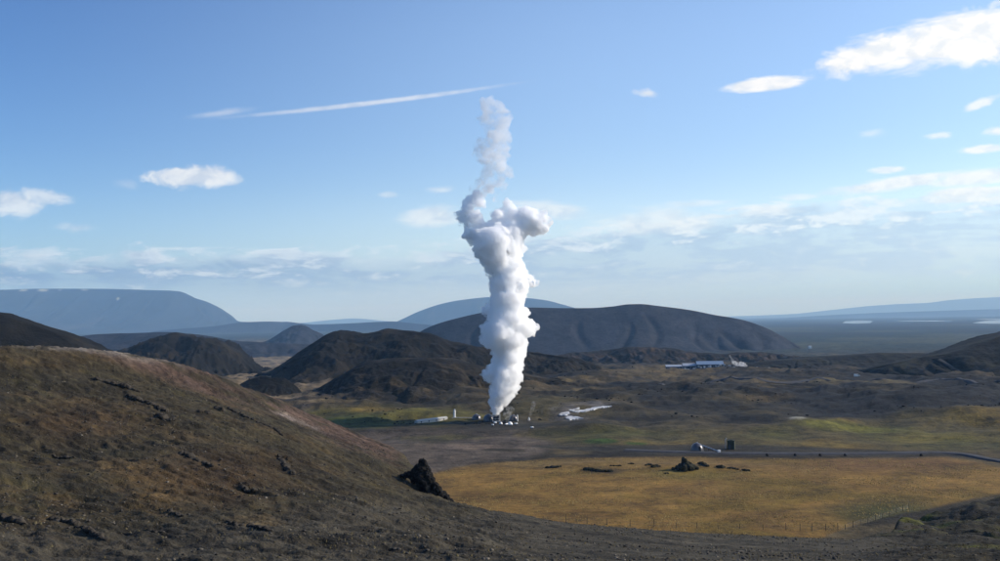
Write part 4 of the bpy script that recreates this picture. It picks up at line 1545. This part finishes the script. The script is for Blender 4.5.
# square building by the road
g = place(731, 449.0)
k = g[1] / F
root = empty('square_building', g, 'dark square building with sunlight painted on its end wall by the road', 'building')
root.rotation_euler = (0, 0, R(-14))
w, h = 7.0 * k, 8.2 * k
bm = bmesh.new()
add_box(bm, (0, 0, h / 2 - 0.3), (w, w, h + 0.6))
bm_obj('wall', bm, M_BROWNCLAD, root)
bm = bmesh.new()
add_box(bm, (w / 2 + 0.06, 0, h / 2 - 0.1), (0.12, w * 0.98, h * 0.94))
bm_obj('sunlit_end_wall', bm, M_SUNLITCLAD, root)  # right wall's sunlit look painted as a paler panel
bm = bmesh.new()
add_box(bm, (0, 0, h + 0.16), (w + 0.4, w + 0.4, 0.25))
add_box(bm, (0, 0, h + 0.4), (w * 0.5, w * 0.5, 0.22))
bm_obj('roof', bm, M_BROWNCLAD, root)
bm = bmesh.new()
add_box(bm, (-0.5, -w / 2 - 0.05, 1.1), (1.0, 0.1, 2.2))
bm_obj('door', bm, M_DARKMETAL, root)
bm = bmesh.new()
add_tube(bm, (-w * 0.55 - 0.6, 1.2, 0), (-w * 0.55 - 0.6, 1.2, h + 0.5), 0.14)
add_tube(bm, (-w * 0.55 - 0.6, 1.2, h + 0.5), (-w * 0.55 - 0.1, 1.2, h + 0.9), 0.2)
bm_obj('vent_pipe', bm, M_WHITE, root)

# roadside boulders / bollards
for i, (px, lab) in enumerate([(767, 'dark roadside marker stone closest to the square building'), (795, 'dark roadside marker stone second from the square building'),
                               (820, 'dark roadside marker stone third from the square building'), (845, 'dark roadside marker stone fourth from the square building'),
                               (921, 'dark roadside marker stone just before the bend in the road')]):
    g = place(px, 456.0)
    rock('marker_stone', lab, [(g[0], g[1], g[2] + 0.4, 0.55, 0.5, 0.7), (g[0] + 0.2, g[1], g[2] + 0.1, 0.6, 0.55, 0.5)], 0.16, M_ROCK, 0.15, 0.7, 'marker stones along the paved road')

# ------------------------------------------------------------------ the far halls
YF = 1190.0
kF = YF / F


def hall(label, x0, x1, y_eave, y_ridge, y_base, Y, roof_mat, windows=6, grp='halls of the far works'):
    p0, p1 = at(x0, y_base, Y), at(x1, y_base, Y)
    zb = min(z_at(*p0[:2]), z_at(*p1[:2]), p0[2]) - 0.5
    zt = at(x0, y_eave, Y)[2]
    zr = at(x0, y_ridge, Y + 6)[2]
    L = p1[0] - p0[0]
    D = 16.0
    root = empty('factory_hall', ((p0[0] + p1[0]) / 2, Y + D / 2, zb), label, 'factory hall', grp)
    root.rotation_euler = (0, 0, R(-6))
    he, hr = zt - zb, zr - zb
    bm = bmesh.new()
    sec = [(-D / 2, 0), (-D / 2, he), (0, hr - 0.35), (D / 2, he), (D / 2, 0)]
    A = [bm.verts.new((-L / 2, y, z)) for y, z in sec]
    B = [bm.verts.new((L / 2, y, z)) for y, z in sec]
    bm.faces.new(A)
    bm.faces.new(B[::-1])
    for i in range(5):
        j = (i + 1) % 5
        bm.faces.new((A[i], A[j], B[j], B[i]))
    bm_obj('wall', bm, M_WALLDARK, root)
    bm = bmesh.new()
    sec = [(-D / 2 - 0.6, he - 0.05), (0, hr), (D / 2 + 0.6, he - 0.05), (D / 2 + 0.6, he - 0.3), (0, hr - 0.25), (-D / 2 - 0.6, he - 0.3)]
    A = [bm.verts.new((-L / 2 - 0.5, y, z)) for y, z in sec]
    B = [bm.verts.new((L / 2 + 0.5, y, z)) for y, z in sec]
    bm.faces.new(A)
    bm.faces.new(B[::-1])
    for i in range(6):
        j = (i + 1) % 6
        bm.faces.new((A[i], A[j], B[j], B[i]))
    bm_obj('roof', bm, roof_mat, root)
    for k in range(windows):
        bm = bmesh.new()
        add_box(bm, (-L / 2 + L * (k + 0.5) / windows, -D / 2 - 0.08, he * 0.62), (L / windows * 0.5, 0.16, he * 0.3))
        bm_obj('window', bm, M_GLASS if k % 3 else M_PALE, root)
    bm = bmesh.new()
    add_box(bm, (-L * 0.1, -D / 2 - 0.1, he * 0.22), (L * 0.1, 0.2, he * 0.44))
    bm_obj('door', bm, M_ROOFPALE, root)


hall('long blue roofed hall, biggest of the far works', 698, 724, 364.4, 361.2, 368.5, YF, M_ROOFBLUE, 8)
hall('mid sized pale roofed hall left of the blue roofed one', 684, 698.5, 365.8, 363.3, 369, YF + 8, M_ROOFPALE, 4)
hall('low pale roofed hall at the left end of the far works', 667, 682.5, 366.6, 364.8, 369, YF + 25, M_ROOFPALE, 4)


def container(label, px, py, w, h, mat, Y=None):
    p = at(px, py, YF - 18)
    z = max(z_at(p[0], p[1]), p[2] - 0.4)
    root = empty('storage_container', (p[0], p[1], z), label, 'container', 'containers in the yard of the far works')
    root.rotation_euler = (0, 0, random.uniform(-0.4, 0.4))
    bm = bmesh.new()
    add_box(bm, (0, 0, h / 2 + 0.15), (w, 2.2, h), 0, 0.06)
    for k in range(5):
        add_box(bm, (-w / 2 + w * (k + 0.5) / 5, -1.14, h / 2 + 0.15), (w * 0.06, 0.1, h * 0.9))
    bm_obj('body', bm, mat, root)
    bm = bmesh.new()
    add_box(bm, (w / 2 + 0.06, 0, h / 2 + 0.15), (0.12, 2.0, h * 0.9))
    bm_obj('door', bm, M_METAL, root)


spots = [(685, 371, 2.8, 2.0, M_WHITE, 'bright white container at the left end of the yard'), (688, 370.5, 2.0, 1.6, M_PALE, 'smaller pale container touching the bright white one'),
         (694, 370, 2.2, 1.8, M_ROOFPALE, 'grey blue container before the mid sized hall'), (701, 369.6, 1.8, 1.8, M_PALE, 'pale container under the left end of the blue roof'),
         (704.5, 369.3, 1.8, 2.0, M_WHITE, 'white container below the blue roofed hall windows'), (710.5, 369.2, 1.6, 2.6, M_WHITE, 'tall white container at the middle of the blue hall'),
         (716, 369.6, 2.2, 1.6, M_ROOFPALE, 'low grey blue container near the right of the blue hall'), (720.5, 370.4, 2.6, 2.0, M_PALE, 'pale container just right of the blue hall door side'),
         (724.5, 369.8, 2.4, 2.2, M_ROOFPALE, 'grey container at the right end of the blue hall'), (729.5, 370.6, 2.6, 2.2, M_PALE, 'pale container below the left of the small steam cloud'),
         (734, 370, 1.8, 1.6, M_ROOFPALE, 'low grey container below the small steam cloud'), (742, 370.2, 2.4, 1.8, M_PALE, 'pale container below the right of the small steam cloud'),
         (746, 369.8, 2.0, 2.0, M_ROOFPALE, 'grey container right beyond the small steam cloud'), (757, 369.5, 1.8, 1.6, M_PALE, 'lone pale container right of the yard'),
         (769, 369.2, 1.8, 1.6, M_PALE, 'last pale container at the right end of the yard')]
for px, py, w, h, m_, lab in spots:
    container(lab, px, py, w, h, m_)

# pale van on the far road
g = gh(857, 378.4)
root = empty('van', (g[0], g[1], g[2] + 1.6), 'small pale van driving on the far dark road', 'van')
root.rotation_euler = (0, 0, R(4))
bm = bmesh.new()
sec = [(-2.6, 0.45), (-2.6, 2.2), (-2.4, 2.45), (1.2, 2.45), (1.9, 1.55), (2.6, 1.3), (2.65, 0.45)]
A = [bm.verts.new((x, -0.95, z)) for x, z in sec]
B = [bm.verts.new((x, 0.95, z)) for x, z in sec]
bm.faces.new(A)
bm.faces.new(B[::-1])
for i in range(7):
    j = (i + 1) % 7
    bm.faces.new((A[i], A[j], B[j], B[i]))
bm_obj('body', bm, M_WHITE, root)
bm = bmesh.new()
add_box(bm, (0.9, -0.96, 1.95), (1.1, 0.06, 0.6))
bm_obj('side_window', bm, M_GLASS, root)
for sx in (-1.7, 1.7):
    for sy in (-0.9, 0.9):
        bm = bmesh.new()
        add_tube(bm, (sx, sy - 0.12, 0.36), (sx, sy + 0.12, 0.36), 0.36, seg=14)
        wh = bm_obj('wheel', bm, M_RUBBER, root)

# white house far off at the crater's foot
g = gh(810, 348.2)
root = empty('farmhouse', g, 'tiny white house on the plain at the foot of the crater', 'house')
bm = bmesh.new()
add_box(bm, (0, 0, 2.0), (7.5, 8, 5.5))
bm_obj('wall', bm, M_WHITE, root)
bm = bmesh.new()
for s in (-1, 1):
    v = [bm.verts.new(p) for p in ((-4.2, s * 4.4, 4.6), (4.2, s * 4.4, 4.6), (4.2, 0, 7.4), (-4.2, 0, 7.4))]
    bm.faces.new(v)
for x in (-3.75, 3.75):
    bm.faces.new([bm.verts.new(p) for p in ((x, -4, 4.74), (x, 4, 4.74), (x, 0, 7.3))])
bm_obj('roof', bm, M_ROOFPALE, root)

# ------------------------------------------------------------------ field fence
fence_pts = [(488, 517.3), (500, 518.3), (518, 519.8), (543, 521.8), (566, 523.2), (587, 524.4), (607, 525.2), (630, 526), (654, 527), (676, 527.8), (697, 528.4), (718, 529), (740, 529.6), (763, 530),
             (786, 530.6), (800, 530.8), (812, 531.1), (826, 531.4), (838, 531), (845.5, 529.6), (853, 527.6), (860.5, 525.5), (868, 523.5), (875.5, 521), (882.5, 518.6), (889.5, 516.4), (896.5, 514), (903, 511.6), (909, 509.4)]
def on_any(px, py):
    a = ground_hit(px, py)
    return a


G = [on_any(*p) for p in fence_pts]
root = empty('wire_fence', G[0], 'thin wire fence on wooden posts along the near edge of the golden field', 'fence')
tops = []
for i, q in enumerate(G):
    q = np.array([q[0], q[1], max(q[2], float(fg_z(np.array([q[0]]), np.array([q[1]]))[0]))])
    G[i] = q
    d = q - G[0]
    hgt = 1.7 * random.uniform(0.8, 1.2) * (1.35 if i in (8, 4, 18) else 1.0)
    lean = random.uniform(-0.08, 0.08)
    bm = bmesh.new()
    add_tube(bm, (d[0], d[1], d[2] - 0.5), (d[0] + lean, d[1], d[2] + hgt), 0.09, 0.075, 7)
    bm_obj('post', bm, M_WOOD, root)
for frac in (0.5, 0.95, 1.35):
    bm = bmesh.new()
    for i in range(len(G) - 1):
        add_tube(bm, Vector(G[i] - G[0]) + Vector((0, 0, frac)), Vector(G[i + 1] - G[0]) + Vector((0, 0, frac)), 0.012, seg=4, caps=False)
    bm_obj('wire', bm, M_WIRE, root)


# ------------------------------------------------------------------ steam
def mat_steam_core():
    m, t = new_mat('dense_steam')
    bs = t.n('ShaderNodeBsdfPrincipled', ins={'Base Color': (0.97, 0.97, 0.97, 1), 'Roughness': 1.0, 'Specular IOR Level': 0.0})
    finish(t, bs)
    return m


def mat_steam_volume(name, dens, lo=None, hi=None, scale=1.0, step=0.2, detail=6.0, fade=None, tear=None):
    m, t = new_mat(name)
    co = t.n('ShaderNodeTexCoord').outputs['Object']
    if lo is None:
        d = dens
    else:
        d = t.ramp(t.noise(co, scale, detail, 0.62, 0.6), lo, hi, 0.0, dens)
    if tear:
        zz = t.n('ShaderNodeSeparateXYZ', ins={0: co}).outputs[2]
        w = t.ramp(zz, tear[0], tear[1], 0.35, 1.0)
        d = t.math('ADD', t.math('MULTIPLY', d, w), t.math('MULTIPLY', t.math('SUBTRACT', 1.0, w), dens))
    if fade:
        z = t.n('ShaderNodeSeparateXYZ', ins={0: co}).outputs[2]
        d = t.math('MULTIPLY', d, t.ramp(z, fade[0], fade[1], fade[2], fade[3]))
    pv = t.n('ShaderNodeVolumePrincipled', ins={'Color': (0.998, 0.998, 0.998, 1), 'Absorption Color': (1, 1, 1, 1), 'Density': d, 'Anisotropy': 0.1})
    o = t.n('ShaderNodeOutputMaterial')
    t.t.links.new(pv.outputs[0], o.inputs['Volume'])
    m.cycles.volume_step_rate = step
    return m


M_CORE = mat_steam_core()


def cauliflower(par, lev, n1, n2, k1=0.52, k2=0.5):
    """grow rounded buds on spheres: (x, y, z, r)"""
    out = [list(p) for p in par]
    cur = out[:]
    for l in range(lev):
        nxt = []
        for x, y, z, r in cur:
            for _ in range(n1 if l == 0 else n2):
                v = RNG.normal(size=3)
                v /= np.linalg.norm(v)
                rr = r * (k1 if l == 0 else k2) * RNG.uniform(0.5, 1.2)
                q = r * RNG.uniform(0.72, 0.98)
                nxt.append([x + v[0] * q, y + v[1] * q, z + v[2] * q, rr])
        out += nxt
        cur = nxt
    return np.array([[a, b, c, r, r, r] for a, b, c, r in out])


YP = SIL[1]
kP = YP / F


def sp(px, py, rp, dy=0.0):
    c = at(px, py, YP)
    return (c[0] - SIL[0], dy * kP, c[2] - SIL[2], rp * kP)


def fill_rows(rows, dens=1.0):
    out = []
    for py, x0, x1 in rows:
        w = (x1 - x0)
        r = w / 2 * 0.62
        if w < 16:
            out.append(sp((x0 + x1) / 2, py, w / 2 * 0.85))
            continue
        for f_ in (0.0, 1.0):
            out.append(sp(x0 + r + (w - 2 * r) * f_ + RNG.uniform(-1, 1), py + RNG.uniform(-2, 2), r * RNG.uniform(0.85, 1.0), RNG.uniform(-0.3, 0.3) * w))
        out.append(sp((x0 + x1) / 2, py, r, -0.32 * w))
        out.append(sp((x0 + x1) / 2, py, r, 0.32 * w))
    return out


# row extents of the dense column in the photograph
col_rows = [(413, 491, 501), (408, 489, 504), (402, 488.5, 509), (395, 488.5, 514), (387, 489, 518), (380, 489, 521), (374, 487, 523), (366, 491, 523), (358, 492, 526), (350, 491, 528), (342, 487, 530), (334, 484, 531),
            (326, 482, 531), (318, 482, 530), (310, 486, 526), (301, 488, 525), (293, 488, 530), (285, 489, 531), (277, 486, 529), (268, 484, 526), (259, 480, 524), (250, 476, 524), (242, 471, 524)]
core_par = fill_rows(col_rows)
core_par += [sp(485.5, 375, 4.5), sp(533, 283, 6), sp(529, 279, 6), sp(486, 330, 7), sp(531, 330, 6), sp(524, 312, 6), sp(487, 311, 6),
             sp(524, 226, 10), sp(531, 218, 8.5), sp(537, 222, 7.5), sp(527, 213, 6), sp(539, 229, 5), sp(519, 234, 9), sp(533, 231, 6), sp(500, 222, 8), sp(499, 215, 6), sp(504, 233, 9), sp(512, 238, 9),
             sp(488, 241, 8), sp(477, 238, 8), sp(471, 232, 6.5), sp(468, 224, 6), sp(467, 216, 5.6), sp(468.5, 208, 5.4), sp(472, 200, 5), sp(476, 193, 4.6)]
core_par = [(a, b, c, r * RNG.uniform(0.78, 0.98)) for a, b, c, r in core_par]
root = empty('steam_plume', SIL, 'tall white column of steam rising from the dark steam outlet', 'steam plume')
S = cauliflower([(a, b, c, r * 0.5) for a, b, c, r in core_par], 1, 8, 4, 0.5, 0.45)
me = fuse(S, 0.6)
v, n = mesh_np(me)
v = v + n * (0.5 * perlin3(v / 3.0, 2) + 0.3 * perlin3(v / 1.3, 4))[:, None]
finish_mesh('dense_steam', me, v, M_CORE, root)

# thin veil round the column and the ragged top
M_VEIL = mat_steam_volume('steam_veil', 0.65, 0.41, 0.50, 0.14, 0.12, 7.0, tear=((319 - 262) * kP, (319 - 222) * kP))
S = cauliflower(core_par, 3, 8, 4, 0.58, 0.52)
me = fuse(S, 0.42)
v, n = mesh_np(me)
v = v + n * (0.5 * perlin3(v / 2.6, 2) + 0.4 * perlin3(v / 1.2, 4) + 0.35 * perlin3(v / 0.7, 7) + 0.5 * np.abs(perlin3(v / 4.5, 6)))[:, None]
finish_mesh('steam_veil', me, v, M_VEIL, root)

top_par = [sp(*q) for q in [(482, 148, 9, 0), (479, 153, 7, 3), (486, 156, 9, -4), (493, 161, 9, 2), (500, 156, 8, 4), (504, 146, 7, 0), (499, 167, 8, -3), (490, 171, 7, 2), (494, 149, 9, 5), (506, 137, 7, 0), (502, 128, 7.5, 3),
                             (496, 137, 9, -3), (505, 119, 7, 0), (497, 118, 8, 2), (489, 110, 8, 0), (497, 108, 7, -2), (484, 104, 5.5, 0), (490, 101, 5.5, 0), (486, 120, 7, 0), (488, 130, 6, 3), (507, 113, 4.5, 0), (508, 171, 5, 0),
                             (512, 176, 4, 0), (484, 178, 6, 0), (480, 185, 6.5, 0), (486, 183, 5, 2), (475, 194, 6.5, 0), (471, 203, 6, 0), (503, 186, 4.5, 0), (499, 193, 4, 0), (496, 200, 3.5, 0), (502, 180, 4, 0), (468, 212, 6.5, 0),
                             (467, 222, 7, 0), (470, 233, 7, 0), (500, 216, 8, 0), (532, 220, 12, 0), (538, 226, 8, 0), (524, 212, 8, 0), (541, 217, 6, 0), (492, 180, 6, 0), (489, 187, 6, 2), (483, 192, 6.5, -2), (462, 222, 5, 0), (459, 215, 5, 0), (480, 226, 8, 3), (490, 232, 8, -3), (516, 214, 8, 3), (508, 206, 6, 0), (474, 216, 8, 0), (477, 203, 7, 0), (548, 222, 5, 0)]]
M_TOP = mat_steam_volume('steam_wisps', 1.4, 0.41, 0.57, 0.12, 0.12, 7.0, fade=((319 - 150) * kP, (319 - 70) * kP, 1.0, 0.12))
S = cauliflower(top_par, 1, 7, 3, 0.55)
me = fuse(S, 0.9)
v, n = mesh_np(me)
v = v + n * (1.3 * perlin3(v / 5.0, 3) + 0.7 * perlin3(v / 2.2, 9))[:, None]
finish_mesh('steam_wisps', me, v, M_TOP, root)

# faint vents by the works
def small_steam(label, spheres, dens, lo, hi, sc, at_g, Y, fade=None):
    root = empty('steam_wisp', at_g, label, 'steam', 'small steam vents')
    k = Y / F
    par = []
    spheres = [q for a_, b_ in zip(spheres, spheres[1:]) for q in (a_, tuple((u_ + v_) / 2 for u_, v_ in zip(a_, b_)))] + [spheres[-1]]
    for px, py, rp in spheres:
        c = at(px, py, Y)
        par.append((c[0] - at_g[0], 0.0, c[2] - at_g[2], rp * k))
    S = cauliflower(par, 1, 6, 3, 0.5)
    me = fuse(S, max(0.15, 0.25 * k))
    v, n = mesh_np(me)
    v = v + n * (0.5 * k * perlin3(v / (2.0 * k), 3))[:, None]
    finish_mesh('vapour', me, v, mat_steam_volume('vapour', dens / k, lo, hi, sc / k, 0.15, 5.0, fade=fade), root)
    return root


g = gh(508, 423)
small_steam('faint grey vapour drifting right beside the dark outlet', [(507, 420, 1.8), (508, 416, 2.2), (510, 412, 2.6), (508, 408, 2.6), (512, 409, 2.4), (505, 414, 2.2)], 0.10, 0.42, 0.66, 0.35, g, g[1] + 3)
g = gh(529, 419.5)
small_steam('faint thread of vapour above the small white vent head', [(529.2, 417.5, 1.2), (530.2, 414.5, 1.6), (531.6, 411, 2.0), (533, 407.5, 2.4), (533.6, 403.5, 2.6)], 0.05, 0.40, 0.66, 0.5, g, g[1])
g = np.array([at(735, 366, YF + 10)[0], YF + 10, at(735, 367, YF + 10)[2]])
small_steam('small white steam cloud beside the blue roofed hall', [(729.8, 355.8, 1.0), (731.5, 358.5, 1.3), (733.3, 361.2, 1.7), (735, 363.6, 2.0), (738, 364.4, 2.1), (741, 363.8, 2.4), (744, 365, 1.8), (746.5, 365.8, 1.2)], 0.34, 0.36, 0.60, 0.4, g, YF + 10, fade=(4.0, 11.0, 1.0, 0.28))

# ------------------------------------------------------------------ haze
def haze():
    m, t = new_mat('haze')
    pv = t.n('ShaderNodeVolumePrincipled', ins={'Color': (0.33, 0.61, 1.0, 1), 'Absorption Color': (1, 1, 1, 1), 'Density': 4.7e-5, 'Anisotropy': 0.0})
    o = t.n('ShaderNodeOutputMaterial')
    t.t.links.new(pv.outputs[0], o.inputs['Volume'])
    bm = bmesh.new()
    add_box(bm, (0, 30000, 430), (130000, 66000, 1040))
    ob = bm_obj('haze', bm, m)
    tag(ob, 'thin pale blue air over the whole valley', 'haze', kind='stuff')


haze()
